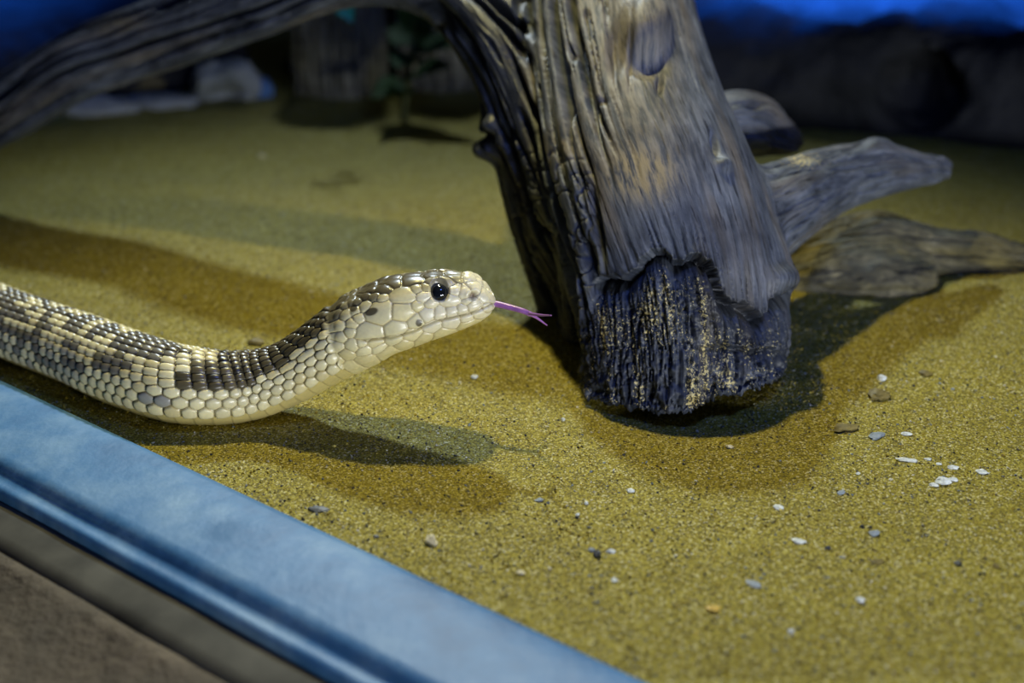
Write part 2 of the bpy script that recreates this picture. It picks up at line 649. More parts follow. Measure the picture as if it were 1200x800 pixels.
rock_sheet('wall_back', (-0.9, 1.60, -0.03), (1.8, 0, 0), (0, 0, 0.8), 240, 110, 0.05, 7, M_ROCKW)
rock_sheet('wall_left', (-0.88, -0.3, -0.03), (0, 1.92, 0), (0, 0, 0.8), 160, 90, 0.04, 7, M_ROCKW)
rock_sheet('wall_right', (0.88, 1.62, -0.03), (0, -1.92, 0), (0, 0, 0.8), 160, 90, 0.04, 7, M_ROCKW)


# ------------------------------------------------------------------ wood from swept branches
def seg_field(shape, org, h, samples, margin):
    """distance to a chain of spheres (x,y,z,r), only near it"""
    F3 = np.full(shape, 1.0, dtype=np.float32)
    for x, y, z, r in samples:
        lo = np.floor((np.array([x, y, z]) - r - margin - org) / h).astype(int)
        hi = np.ceil((np.array([x, y, z]) + r + margin - org) / h).astype(int) + 1
        lo = np.clip(lo, 0, shape)
        hi = np.clip(hi, 0, shape)
        if (hi <= lo).any():
            continue
        gx = (np.arange(lo[0], hi[0]) * h + org[0] - x) ** 2
        gy = (np.arange(lo[1], hi[1]) * h + org[1] - y) ** 2
        gz = (np.arange(lo[2], hi[2]) * h + org[2] - z) ** 2
        d = np.sqrt(gx[:, None, None] + gy[None, :, None] + gz[None, None, :]) - r
        s = F3[lo[0]:hi[0], lo[1]:hi[1], lo[2]:hi[2]]
        np.minimum(s, d, out=s)
    return F3


def smin(a, b, k):
    h = np.clip(0.5 + 0.5 * (b - a) / k, 0, 1)
    return b + (a - b) * h - k * h * (1 - h)


def wood_volume(branches, h, k, levels, cut=None):
    """branches: dict name -> samples (n,4). returns verts, quads"""
    allp = np.concatenate(list(branches.values()))
    org = (allp[:, :3] - allp[:, 3:4]).min(0) - 0.02
    top = (allp[:, :3] + allp[:, 3:4]).max(0) + 0.02
    shape = np.ceil((top - org) / h).astype(int) + 1
    tot = None
    for s in branches.values():
        f = seg_field(shape, org, h, s, 0.03)
        tot = f if tot is None else smin(tot, f, k)
    if cut is not None:
        gx, gy, gz = [np.arange(shape[i]) * h + org[i] for i in range(3)]
        tot = cut(tot, gx[:, None, None], gy[None, :, None], gz[None, None, :])
    V, Q = surface_nets(tot, org, h)
    return subdivide(V, Q, levels)


def grain_coords(V, samples):
    """along, around (cm) and signed distance relative to one branch"""
    C = samples[:, :3]
    T = np.gradient(C, axis=0)
    T /= np.linalg.norm(T, axis=1)[:, None]
    s = np.concatenate([[0], np.cumsum(np.linalg.norm(np.diff(C, axis=0), axis=1))])
    idx = np.empty(len(V), int)
    dist = np.empty(len(V))
    for a in range(0, len(V), 40000):
        d = np.linalg.norm(V[a:a + 40000, None, :] - C[None], axis=2) - samples[None, :, 3]
        idx[a:a + 40000] = d.argmin(1)
        dist[a:a + 40000] = d.min(1)
    al = ((V - C[idx]) * T[idx]).sum(1)
    sv = np.clip(s[idx] + al, s[0] - 0.05, s[-1] + 0.05)
    Ci = np.stack([np.interp(sv, s, C[:, k]) for k in range(3)], 1)
    t = np.stack([np.interp(sv, s, T[:, k]) for k in range(3)], 1)
    t /= np.linalg.norm(t, axis=1)[:, None]
    D = V - Ci
    ref = np.array([0, -1.0, 0.25])
    Rv = ref - (t @ ref)[:, None] * t
    Rv /= np.linalg.norm(Rv, axis=1)[:, None]
    Sv = np.cross(t, Rv)
    phi = np.arctan2((D * Sv).sum(1), (D * Rv).sum(1))
    return sv * 100, phi * samples[:, 3].mean() * 100, dist, phi


def tube(pts, n=90):
    """pts: (px, py, y_world, radius_px) -> samples (x,y,z,r)"""
    rows = []
    for px, py, y, r in pts:
        p = P(px, py, y)
        rows.append([*p, r * depth(p) / F])
    return catmull(rows, n)


# --- the big driftwood: trunk, arched branch that runs down its left flank, side branch, stub behind
BR = {
    'trunk': tube([(680, -90, 0.700, 96), (694, -40, 0.682, 106), (712, 60, 0.640, 112), (735, 150, 0.600, 118), (765, 240, 0.567, 128),
                   (788, 320, 0.545, 126), (797, 390, 0.533, 112), (796, 470, 0.522, 108), (796, 560, 0.520, 108)], 90),
    'arched_branch': tube([(-300, 330, 0.76, 28), (-190, 245, 0.755, 34), (-90, 175, 0.75, 38), (10, 126, 0.74, 39), (90, 76, 0.735, 42), (190, 40, 0.73, 45), (300, -2, 0.715, 47),
                           (420, -38, 0.70, 46), (520, -20, 0.68, 50), (590, 50, 0.648, 56), (630, 140, 0.620, 56), (655, 230, 0.595, 50),
                           (672, 320, 0.575, 42), (690, 400, 0.562, 40)], 150),
    'side_branch': tube([(845, 280, 0.565, 64), (885, 258, 0.575, 58), (925, 235, 0.595, 48), (975, 212, 0.62, 39), (1030, 199, 0.635, 33), (1070, 199, 0.64, 22),
                         (1104, 199, 0.645, 13)], 60),
    'branch_stub': tube([(800, 175, 0.64, 34), (850, 150, 0.65, 40), (885, 148, 0.66, 36), (915, 160, 0.66, 22), (930, 168, 0.66, 11)], 30),
    'root': tube([(600, 150, 0.632, 34), (622, 240, 0.61, 34), (645, 330, 0.592, 30), (668, 410, 0.585, 28)], 40),
}


def wood_cut(f, x, y, z):
    # the broken lower end: lifted towards the right
    zc = 0.001 + 0.0055 * sst(0.062, 0.085, x) + 0.003 * sst(0.090, 0.112, x)
    f = np.maximum(f, np.where(y < 0.575, zc - z, -1.0))
    f = np.maximum(f, -0.006 - z)
    return f


H_ = 0.0025
FT = {'foot_left': tube([(702, 300, 0.540, 36), (722, 400, 0.516, 42), (731, 500, 0.504, 48), (731, 600, 0.503, 48)], 40),
      'foot_mid': tube([(770, 330, 0.530, 50), (785, 400, 0.512, 52), (790, 500, 0.503, 52), (790, 600, 0.503, 52)], 40),
      'foot_right': tube([(872, 322, 0.540, 54), (868, 400, 0.520, 54), (866, 480, 0.509, 54), (866, 580, 0.508, 54)], 40)}
WV, WQ = wood_volume({**BR, **FT}, H_, 0.010, 2, wood_cut)
N0 = normals(WV, WQ)
gc = {k: grain_coords(WV, s) for k, s in BR.items()}
names = list(BR)
dist = np.stack([gc[k][2] for k in names])
wgt = np.exp(-(dist - dist.min(0)) / 0.0035)
wgt /= wgt.sum(0)
lab = dist.argmin(0)
wx, wy = proj(WV)
disp = np.zeros(len(WV))       # centimetres
W_ARCH = wgt[names.index('arched_branch')] + wgt[names.index('root')]
W_TR = wgt[names.index('trunk')]
W_SD = wgt[names.index('side_branch')] + wgt[names.index('branch_stub')]
xc, zc = WV[:, 0], WV[:, 2]
frontness = np.clip(-N0[:, 1] * 1.2, 0, 1)
# where the broken step runs across the trunk's face
zs = np.interp(wx, [640, 690, 705, 728, 745, 750, 773, 795, 820, 839, 846, 850, 870, 885, 897, 908, 925, 960],
               [340, 330, 320, 326, 314, 301, 293, 302, 296, 309, 332, 350, 356, 361, 370, 345, 338, 338])
zs = zs + 7 * perlin(xc * 160, zc * 20) + 6 * perlin(xc * 420, zc * 30, 4.4) + 5 * np.abs(perlin(xc * 1000, zc * 60, 2.4))
drop = (wy - zs) / 2900.0                       # metres below the step
FW = np.clip(1 - wgt[names.index('arched_branch')] - wgt[names.index('root')] - wgt[names.index('side_branch')], 0, 1)
below = sst(-0.0006, 0.0006, drop) * FW * sst(0.0, 0.35, -N0[:, 1]) * sst(688, 700, wx)
foot = sst(0.0, 0.02, drop) * np.clip(FW * 1.3, 0, 1)
for i, k in enumerate(names):
    s, a, d_, phi = gc[k]
    d = np.zeros(len(WV))
    if k in ('arched_branch', 'root'):
        warp = 0.35 * perlin(s * 0.22, a * 0.4, 2.2)
        n1 = perlin(a * 1.25 + warp, s * 0.045, 1.3 + i)
        n2 = perlin(a * 2.3 + warp * 2, s * 0.07, 7.7 + i)
        n3 = perlin(a * 5.5, s * 0.22, 3.9)
        d += 0.14 * n1 + 0.08 * perlin(a * 1.1, s * 0.25, 9.1)
        on = sst(-0.4, -0.1, perlin(a * 0.8, s * 0.10, 4.1))
        d -= 1.0 * on * crack(n1 - 0.03, 0.20) + 0.22 * groove(n1, 0.45)
        d -= 0.32 * crack(n2, 0.075) * sst(-0.15, 0.15, perlin(a, s * 0.2, 6.6))
        d -= 0.05 * groove(n3, 0.12)
        d += 0.018 * n3
    elif k == 'trunk':
        warp = 0.25 * perlin(s * 0.2, a * 0.3, 5.2)
        left = sst(735, 640, wx + 0.10 * (wy - 150))       # the deeply furrowed left half
        n1 = perlin(a * 1.25 + warp, s * 0.05, 0.3)
        n2 = perlin(a * 2.3 + warp, s * 0.07, 6.3)
        n3 = perlin(a * 6.5, s * 0.2, 2.4)
        d += 0.06 * n1 * (0.4 + left)
        on = sst(-0.4, -0.1, perlin(a * 0.8, s * 0.10, 4.1))
        d -= left * (0.95 * on * crack(n1, 0.17) + 0.20 * groove(n1, 0.40))
        d -= (0.26 * left + 0.035) * crack(n2, 0.085) * sst(-0.1, 0.15, perlin(a, s * 0.25, 6.6))
        nearstep = np.exp(-((wy - zs) / 38.0) ** 2) * (wy < zs) * sst(700, 780, wx)
        d -= 0.15 * nearstep * crack(perlin(a * 3.0, s * 0.12, 8.1), 0.16)
        d += 0.014 * n3
        d += 0.05 * perlin(a * 0.5, s * 0.2, 8.8)
    else:
        n1 = perlin(a * 1.5, s * 0.15, 3.3 + i)
        n3 = perlin(a * 5.0, s * 0.3, 2.4 + i)
        d += 0.12 * n1 - 0.10 * groove(n1, 0.12) + 0.03 * n3 - 0.06 * groove(n3, 0.12)
        d += 0.06 * perlin(a * 1.2, s * 0.7, 1.9)
    disp += wgt[i] * d
# broken inset face and its stringy fibres
s_t, a_t = gc['trunk'][0], gc['trunk'][1]
disp -= below * (0.16 + 1.05 * np.exp(-np.clip(drop, 0, 1) / 0.0055))
fib = perlin(a_t * 4.0 + 0.5 * perlin(s_t * 0.5, a_t * 0.5), s_t * 0.30, 5.5)
fib2 = perlin(a_t * 9.0 + 0.8 * perlin(s_t * 0.6, a_t), s_t * 0.7, 1.1)
rag = perlin(xc * 330, WV[:, 1] * 330, zc * 330)
rag2 = perlin(xc * 130, WV[:, 1] * 130, zc * 130)
disp += foot * (0.12 * fib + 0.10 * fib2 - 0.26 * crack(fib, 0.11) - 0.12 * crack(fib2, 0.12) + 0.07 * perlin(xc * 450, WV[:, 1] * 450, zc * 200))
low = sst(0.026, 0.005, zc) * FW
rag3 = perlin(xc * 700, WV[:, 1] * 700, zc * 700)
disp += low * (0.30 * rag2 + 0.20 * rag + 0.07 * rag3)
dr2 = (wy - 407 - 10 * perlin(xc * 130, zc * 30, 2.2)) / 2900.0
step2 = sst(-0.0008, 0.0008, dr2) * sst(815, 828, wx) * FW * frontness
disp -= 0.42 * step2 * np.exp(-np.clip(dr2, 0, 1) / 0.005)
# blocky cracked bits on the left flank
blk = sst(0.095, 0.07, zc) * sst(0.0, 0.02, zc) * sst(0.036, 0.026, xc) * sst(-0.01, 0.005, xc)
disp -= blk * 0.14 * groove(perlin(xc * 120, WV[:, 1] * 60, zc * 130), 0.12)


def bumpat(px, py, rx, ry, amp, rot=0.0, pw=1.0):
    """push the face out (amp>0) or in around a spot given on the photograph"""
    c, s = math.cos(rot), math.sin(rot)
    dx, dy = wx - px, wy - py
    u, v = (dx * c + dy * s) / rx, (-dx * s + dy * c) / ry
    m = (N0[:, 1] < 0.35)
    return amp * np.exp(-(u * u + v * v) ** pw) * m


# knots, slits and hollows of the trunk
disp += bumpat(756, 32, 26, 30, 1.05, 0, 1.7)
disp -= bumpat(722, 52, 10, 34, 0.55, 0.1, 1.5)
disp += bumpat(918, 326, 16, 14, 0.40, 0, 1.3)
disp -= bumpat(757, 76, 22, 14, 0.40, 0, 1.5)
disp -= bumpat(757, 13, 9, 3.0, 0.35, -0.1, 1.5)
disp -= bumpat(773, 97, 4, 12, 0.35, 0.1, 1.5)
disp -= bumpat(738, 60, 2, 40, 0.20, 0.0, 1.5)
disp += bumpat(570, 174, 15, 15, 0.75, 0, 1.3)
disp += bumpat(574, 147, 9, 10, 0.5, 0, 1.3)
disp -= bumpat(566, 159, 7, 4, 0.4, 0, 1.3)
disp -= bumpat(838, 168, 4, 14, 0.35, -0.25, 1.5)
disp += bumpat(848, 193, 9, 8, 0.28, 0.5, 1.3)
disp -= bumpat(668, 60, 4, 10, 0.28, -0.4, 1.5)
disp -= bumpat(662, 78, 3, 8, 0.25, -0.4, 1.5)
disp -= bumpat(699, 262, 5, 42, 0.45, -0.16, 1.5)
disp -= bumpat(703, 118, 7, 5, 0.15, 0, 1.5)
disp -= bumpat(882, 124, 12, 4, 0.35, 0.1, 1.5)
disp -= bumpat(1024, 203, 9, 4, 0.25, 0, 1.5)
disp += bumpat(1030, 172, 16, 8, 0.30, 0.2, 1.3)
disp -= bumpat(690, 310, 9, 30, 0.30, 0, 1.5)
disp -= bumpat(640, 330, 12, 60, 0.5, -0.1, 1.3)
tipw = sst(1070, 1100, wx) * W_SD
disp += tipw * 0.22 * perlin(WV[:, 1] * 300, zc * 300, xc * 40)
WP = WV + N0 * (disp * 0.01)[:, None]
# grain attribute
ga = np.zeros((len(WV), 3))
for i, k in enumerate(names):
    m = lab == i
    ga[m, 0] = gc[k][0][m] + i * 31
    ga[m, 1] = gc[k][1][m] + i * 17
tanp = np.exp(-(((wx - 752) / 42) ** 2 + ((wy - 205) / 30) ** 2) ** 1.5) * W_TR + 0.6 * np.exp(-(((wx - 655) / 18) ** 2 + ((wy - 170) / 20) ** 2)) \
    + 0.8 * np.exp(-(((wx - 130) / 40) ** 2 + ((wy - 25) / 14) ** 2)) + 0.35 * sst(620, 700, wx) * sst(830, 740, wx) * sst(260, 150, wy) * W_TR
lip_shade = sst(-0.0032, -0.0010, drop + 0.0012 * perlin(xc * 500, zc * 500)) * FW * sst(680, 700, wx) * frontness  # shade painted along the lip of the broken step
damp_shade = np.clip(np.maximum(np.maximum(0.9 * foot, lip_shade), 0.75 * W_ARCH * sst(560, 620, wx) + 0.85 * W_ARCH) + 0.35 * perlin(a_t * 0.6, s_t * 0.12, 9.3), 0, 1)  # damp foot, painted lip shade, darkened arched branch
sandm = foot * sst(0.0, 0.012, drop) * np.clip(0.30 + 1.3 * perlin(a_t * 2.2, s_t * 0.35, 4.0), 0, 1) * frontness * (0.45 + 0.55 * sst(900, 850, wx))
sandm = np.maximum(sandm, np.exp(-(((wx - 940) / 22) ** 2 + ((wy - 187) / 7) ** 2)))
stn = np.stack([damp_shade, np.clip(sandm, 0, 1), np.clip(tanp, 0, 1)], 1)

dw = empty('driftwood', (0.05, 0.56, 0.0))
tag(dw, 'big grey brown driftwood arching over the sand with a jagged broken foot', 'driftwood')
lab[lab == names.index('root')] = names.index('arched_branch')
flab = np.where((lab[WQ] == lab[WQ[:, :1]]).all(1), lab[WQ[:, 0]], lab[WQ].min(1))
for i, k in enumerate(names):
    if k == 'root':
        continue
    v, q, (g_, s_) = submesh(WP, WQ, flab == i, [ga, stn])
    np_mesh(k, v, q, M_WOOD, dw, extra={'Grain': g_, 'StainShade': s_})
del WP, WV, WQ, N0, gc, dist, wgt

# --- fallen log on the right
LB = {'log': tube([(905, 322, 0.635, 40), (950, 312, 0.64, 46), (1020, 298, 0.645, 52), (1080, 306, 0.645, 44), (1140, 310, 0.64, 40), (1200, 318, 0.635, 33),
                   (1290, 332, 0.63, 28), (1380, 348, 0.63, 24)], 80),
      'bulge': tube([(960, 335, 0.62, 30), (1020, 335, 0.615, 30), (1075, 335, 0.615, 24)], 20)}
LV, LQ = wood_volume(LB, 0.004, 0.016, 2)
LN = normals(LV, LQ)
s, a, d_, ph = grain_coords(LV, LB['log'])
dl = 0.22 * fbm(LV, 45, 4) + 0.12 * perlin(a * 1.5, s * 0.25) - 0.22 * groove(perlin(a * 1.4, s * 0.08, 2.2), 0.16) - 0.12 * groove(perlin(a * 3.0, s * 0.15, 7.2), 0.12)
gl = np.stack([s, a, np.zeros_like(s)], 1)
log = np_mesh('fallen_log', LV + LN * (dl * 0.01)[:, None], LQ, M_LOG, extra={'Grain': gl})
tag(recenter(log), 'sandy brown log lying on the sand right behind the driftwood', 'log')


# ------------------------------------------------------------------ rocks
def blob(name, balls, h, k, amp, fr, mat, cut=None, levels=1):
    """a rock grown from overlapping balls"""
    br = {str(i): np.array([b]) for i, b in enumerate(balls)}
    allp = np.array(balls)
    org = (allp[:, :3] - allp[:, 3:4]).min(0) - 0.03
    top = (allp[:, :3] + allp[:, 3:4]).max(0) + 0.03
    shape = np.ceil((top - org) / h).astype(int) + 1
    tot = None
    for s_ in br.values():
        f = seg_field(shape, org, h, s_, 0.06)
        tot = f if tot is None else smin(tot, f, k)
    gx, gy, gz = [np.arange(shape[i]) * h + org[i] for i in range(3)]
    if cut is not None:
        tot = cut(tot, gx[:, None, None], gy[None, :, None], gz[None, None, :])
    tot = np.maximum(tot, -0.008 - gz[None, None, :])
    V, Q = surface_nets(tot, org, h)
    V, Q = subdivide(V, Q, levels)
    n = normals(V, Q)
    V = V + n * (amp * fbm(V, fr, 5))[:, None]
    o = np_mesh(name, V, Q, mat)
    return recenter(o)


def cave(f, x, y, z):
    c = P(1078, 108, 0.86)
    d = np.sqrt((x - c[0]) ** 2 + (z - c[2]) ** 2 + ((y - 0.85) * 0.45) ** 2) - 0.026
    f = np.maximum(f, -d)
    return np.maximum(f, z - 0.060 - 0.02 * (y - 0.9))


def ball(px, py, y, r):
    return (*P(px, py, y), r)


rk = blob('cave_boulder', [(0.14, 0.955, 0.0, 0.075), (0.22, 0.95, 0.005, 0.085), (0.30, 0.935, 0.005, 0.09), (0.37, 0.92, 0.01, 0.10), (0.18, 1.04, 0.01, 0.08), (0.28, 1.04, 0.02, 0.09),
                          (0.06, 0.99, -0.01, 0.06)],
          0.006, 0.02, 0.012, 16, M_ROCK, cave, 1)
tag(rk, 'dark blue black boulder with a round hole behind the driftwood on the right', 'rock')
rk = blob('boulder', [(0.45, 0.76, 0.0, 0.06), (0.49, 0.70, -0.01, 0.055), (0.42, 0.79, -0.01, 0.035)], 0.006, 0.02, 0.010, 18, M_ROCK)
tag(rk, 'rough dark boulder at the far right edge past the fallen log', 'rock')
rk = blob('boulder', [(-0.36, 1.0, 0.0, 0.075), (-0.28, 1.03, 0.005, 0.085), (-0.43, 0.98, 0.0, 0.08)], 0.007, 0.02, 0.012, 15, M_ROCK,
          lambda f, x, y, z: np.maximum(f, z - 0.055))
tag(rk, 'dark blue lit boulder at upper left behind the arched branch', 'rock')
rk = blob('boulder', [(-0.12, 1.04, -0.01, 0.045), (-0.07, 1.06, 0.0, 0.055)], 0.006, 0.02, 0.010, 18, M_ROCK)
tag(rk, 'black boulder in shade between the arch and the upright bark', 'rock')


def stone(name, px, py, y, rx, ry, rz, mat, label, cat='stone', seed=0, arch=False, rot=0.0):
    """a low displaced stone sitting on the sand"""
    g = P(px, py, y)
    nu, nv = 48, 28
    u = np.linspace(0, 2 * math.pi, nu, endpoint=False)
    v = np.linspace(0, math.pi, nv)
    U, Vv = np.meshgrid(u, v, indexing='ij')
    p = np.stack([np.cos(U) * np.sin(Vv), np.sin(U) * np.sin(Vv), np.cos(Vv)], -1).reshape(-1, 3)
    d = 1 + 0.22 * fbm(p + seed, 1.6, 4)
    q = p * d[:, None] * np.array([rx, ry, rz])
    if arch:
        q[:, 2] -= 0.0
        m = np.exp(-((q[:, 0] / (rx * 0.55)) ** 2 + ((q[:, 2] + rz * 0.2) / (rz * 0.55)) ** 2)) * (q[:, 1] < 0)
        q[:, 1] += m * ry * 1.1
    c, s_ = math.cos(rot), math.sin(rot)
    q = np.column_stack([q[:, 0] * c - q[:, 1] * s_, q[:, 0] * s_ + q[:, 1] * c, q[:, 2]])
    q += np.array([g[0], y, 0.35 * rz])
    I = np.arange(nu * nv).reshape(nu, nv)
    J = np.roll(I, -1, 0)
    f = np.stack([I[:, 1:].ravel(), J[:, 1:].ravel(), J[:, :-1].ravel(), I[:, :-1].ravel()], 1)
    o = np_mesh(name, q, f[:, ::-1], mat)
    return tag(recenter(o), label, cat)


stone('hollow_stone', 268, 118, 0.95, 0.024, 0.02, 0.020, M_PALE, 'pale grey domed stone with a dark hollow below at the back left', 'stone', 3, True)
stone('stone', 306, 122, 0.955, 0.009, 0.008, 0.010, M_BLUE, 'small blue stone beside the pale domed stone', 'stone', 6)
stone('flat_stone', 110, 128, 0.92, 0.030, 0.014, 0.007, M_PALE, 'long flat pale stone on the sand under the arched branch', 'stone', 8)
stone('flat_stone', 190, 126, 0.935, 0.026, 0.012, 0.005, M_PALE, 'thin grey flat stone between flat pale stone and domed stone', 'stone', 11)
stone('stone', 150, 113, 0.965, 0.026, 0.02, 0.020, M_OLIVE, 'olive brown rounded stone behind the two flat pale stones', 'stone', 14)

# ------------------------------------------------------------------ upright bark slabs at the back
def bark(name, x0, x1, y, hgt, bulge, label, seed):
    """a curved thick slab of bark standing on the sand"""
    nu, nv = 90, 60
    u = np.linspace(-1, 1, nu)
    v = np.linspace(0, 1, nv)
    rings = []
    for side in (1, -1):
        uu = u if side == 1 else u[::-1]
        U, Vv = np.meshgrid(uu, v, indexing='ij')
        x = (x0 + x1) / 2 + (x1 - x0) / 2 * U
        yy = y + bulge * U * U + (0.0 if side == 1 else 0.012)
        z = -0.01 + hgt * Vv * (1 + 0.08 * perlin(U * 3 + seed, Vv * 0))
        if side == 1:
            yy = yy - 0.005 * perlin(U * 9 + seed, Vv * 1.3) + 0.006 * groove(perlin(U * 6 + seed, Vv * 0.8, 2.0), 0.15) - 0.002 * perlin(U * 25, Vv * 6)
        rings.append(np.stack([x, yy, z], -1))
    VV = np.concatenate(rings, 0)
    k = VV.shape[0]
    I = np.arange(k * nv).reshape(k, nv)
    J = np.roll(I, -1, 0)
    f = np.stack([I[:, :-1].ravel(), J[:, :-1].ravel(), J[:, 1:].ravel(), I[:, 1:].ravel()], 1)
    top = np.stack([I[:nu - 1, -1], I[1:nu, -1], I[::-1][:nu, -1][1:], I[::-1][:nu, -1][:-1]], 1)
    f = np.concatenate([f, top])
    P3 = VV.reshape(-1, 3)
    g_ = np.stack([P3[:, 2] * 100, P3[:, 0] * 100, np.zeros(len(P3))], 1)
    o = np_mesh(name, P3, f, M_BARK, extra={'Grain': g_})
    return tag(recenter(o), label, 'bark')


bark('bark_slab', P(338, 100, 0.95)[0], P(452, 100, 0.95)[0], 0.945, 0.12, 0.02, 'upright olive brown bark slab at the back under the arch', 2)
bark('bark_slab', P(462, 100, 0.95)[0], P(560, 100, 0.95)[0], 0.965, 0.12, 0.015, 'upright bark slab behind the dark leaves next to the trunk', 9)


# ------------------------------------------------------------------ plants
def leaf_mesh(name, base, tip, width, mat, parent, up=(0, -0.4, 0.9), droop=0.15):
    base, tip = np.array(base), np.array(tip)
    ax = tip - base
    L = np.linalg.norm(ax)
    ax = ax / L
    sd = np.cross(ax, np.array(up))
    sd /= np.linalg.norm(sd)
    nrm = np.cross(sd, ax)
    n, m = 18, 9
    rows = []
    for side in (0, 1):
        for i in range(n):
            t = i / (n - 1)
            w = width * math.sin(math.pi * min(1, t ** 0.75)) ** 0.9 + 0.0003
            for j in range(m):
                q = (j / (m - 1) - 0.5) * 2
                p = base + ax * L * t + sd * w * q + nrm * (-droop * L * t * t + 0.25 * w * abs(q)) - nrm * (0.0006 * side)
                rows.append(p)
    I = np.arange(n * m).reshape(n, m)
    f1 = np.stack([I[:-1, :-1].ravel(), I[1:, :-1].ravel(), I[1:, 1:].ravel(), I[:-1, 1:].ravel()], 1)
    f2 = f1[:, ::-1] + n * m
    e = np.concatenate([np.stack([I[:-1, j], I[1:, j], I[1:, j] + n * m, I[:-1, j] + n * m], 1) for j in (0, m - 1)])
    return np_mesh(name, np.array(rows), np.concatenate([f1, f2, e]), mat, parent)


def tube_mesh(name, pts, r0, r1, mat, parent, nseg=40, nr=10, col=None):
    C = catmull(np.array(pts, float), nseg)
    T = np.gradient(C, axis=0)
    T /= np.linalg.norm(T, axis=1)[:, None]
    up = np.array([0.1, -0.3, 1.0])
    S = np.cross(T, up)
    S /= np.linalg.norm(S, axis=1)[:, None]
    U = np.cross(S, T)
    th = np.linspace(0, 2 * math.pi, nr, endpoint=False)
    rr = np.linspace(r0, r1, nseg)
    V = C[:, None] + rr[:, None, None] * (np.cos(th)[None, :, None] * S[:, None] + np.sin(th)[None, :, None] * U[:, None])
    I = np.arange(nseg * nr).reshape(nseg, nr)
    J = np.roll(I, -1, 1)
    f = np.stack([I[:-1].ravel(), I[1:].ravel(), J[1:].ravel(), J[:-1].ravel()], 1)
    V = np.concatenate([V.reshape(-1, 3), C[:1], C[-1:]])
    a, b = nseg * nr, nseg * nr + 1
    caps = np.concatenate([np.stack([I[0], J[0], np.full(nr, a), np.full(nr, a)], 1), np.stack([J[-1], I[-1], np.full(nr, b), np.full(nr, b)], 1)])
    # caps as degenerate quads are avoided: close with triangles written as quads over pairs
    cq = []
    for row, c_ in ((list(I[0]), a), (list(I[-1][::-1]), b)):
        for j in range(0, nr, 2):
            cq.append([row[j], row[(j + 1) % nr], row[(j + 2) % nr], c_])
    return np_mesh(name, V, np.concatenate([f, np.array(cq)]), mat, parent)


pb = G(470, 139)
pl = empty('leafy_plant', (pb[0], 0.90, 0.0))
tag(pl, 'dark green broad leaved plant in front of the bark slabs', 'plant')
yb = 0.90
stem_b = np.array([P(472, 140, yb)[0], yb, -0.004])
tube_mesh('stem', [stem_b, stem_b + (0.004, 0.0, 0.03), stem_b + (0.010, 0.004, 0.065), stem_b + (0.014, 0.006, 0.10)], 0.0025, 0.0012, M_STEM, pl, 30, 8)
for (bx, by, tx, ty, w, dy) in [(478, 100, 436, 108, 0.011, -0.015), (480, 92, 520, 70, 0.012, -0.02), (482, 70, 500, 30, 0.014, -0.01), (484, 60, 545, 40, 0.012, -0.02),
                                (484, 50, 455, 30, 0.012, 0.01), (486, 30, 530, 5, 0.012, 0.0), (478, 110, 448, 92, 0.010, -0.03), (484, 66, 465, 72, 0.012, -0.02), (486, 40, 490, -10, 0.012, 0.0)]:
    leaf_mesh('leaf', P(bx, by, yb + 0.003), P(tx, ty, yb + dy), w, M_LEAF, pl)
hv = P(398, -30, 0.86)
hvine = empty('hanging_vine', (hv[0], 0.86, P(400, 20, 0.86)[2]))
tag(hvine, 'teal leaf of a hanging vine at the top under the arched branch', 'vine')
tube_mesh('stem', [P(396, -110, 0.86), P(394, -60, 0.86), P(396, -20, 0.858), P(398, -4, 0.856)], 0.0012, 0.0008, M_STEM, hvine, 20, 8)
leaf_mesh('leaf', P(396, -6, 0.855), P(412, 24, 0.845), 0.006, M_TEAL, hvine, up=(0, -0.9, 0.4))
leaf_mesh('leaf', P(396, -45, 0.857), P(420, -20, 0.85), 0.006, M_TEAL, hvine, up=(0, -0.9, 0.4))
leaf_mesh('leaf', P(395, -60, 0.857), P(372, -35, 0.85), 0.006, M_TEAL, hvine, up=(0, -0.9, 0.4))

# ------------------------------------------------------------------ the snake
YH = 0.49
rows = []       # px, py, y, half height px, width ratio, squareness


def head_row(x, t, b, ratio, p, slope=0.0):
    return (x - 4 * float(sst(505, 575, x)), (t + b) / 2 + 0.5, YH, (b - t) / 2 * math.cos(math.atan(slope)) * 0.925, ratio, p)


HEAD = [head_row(578.3, 334, 348, 1.0, 2.0), head_row(577.6, 330.5, 353, 1.0, 2.0), head_row(576, 326, 359, 0.95, 2.1), head_row(572, 321.5, 366, 0.92, 2.2),
        head_row(566, 318, 373, 0.90, 2.3), head_row(557, 316.6, 378.5, 0.90, 2.4), head_row(545, 317, 383.5, 0.92, 2.5), head_row(525, 316.6, 391, 0.93, 2.5),
        head_row(505, 317.3, 397.5, 0.96, 2.5), head_row(485, 318.3, 404.5, 1.00, 2.5, -0.15), head_row(465, 320.8, 412.5, 1.04, 2.4, -0.25), head_row(445, 327, 422, 1.05, 2.3, -0.4)]
rows = HEAD + [(424, 386, YH, 42.5, 1.03, 2.15), (400, 402, YH, 39.5, 1.0, 2.05), (370, 421, YH, 36.5, 1.0, 2.0), (343, 437, YH, 35.5, 1.0, 2.0), (318, 447, YH, 36.5, 1.0, 2.0),
               (297, 452.5, 0.490, 38.5, 1.0, 2.0), (266, 456, 0.4885, 41, 1.0, 2.0), (231, 454.5, 0.4885, 43, 1.02, 2.0), (196, 449, 0.4915, 43.5, 1.03, 2.0), (140, 431, 0.5055, 43, 1.04, 2.0),
               (87, 409, 0.5226, 40.5, 1.04, 2.0), (10, 381, 0.547, 38, 1.04, 2.0)]
srow = []
for px, py, y, hp, wr, pw in rows:
    p = P(px, py, y)
    h = hp * depth(p) / F
    srow.append([*p, h, h * wr, pw])
e = srow[-1]
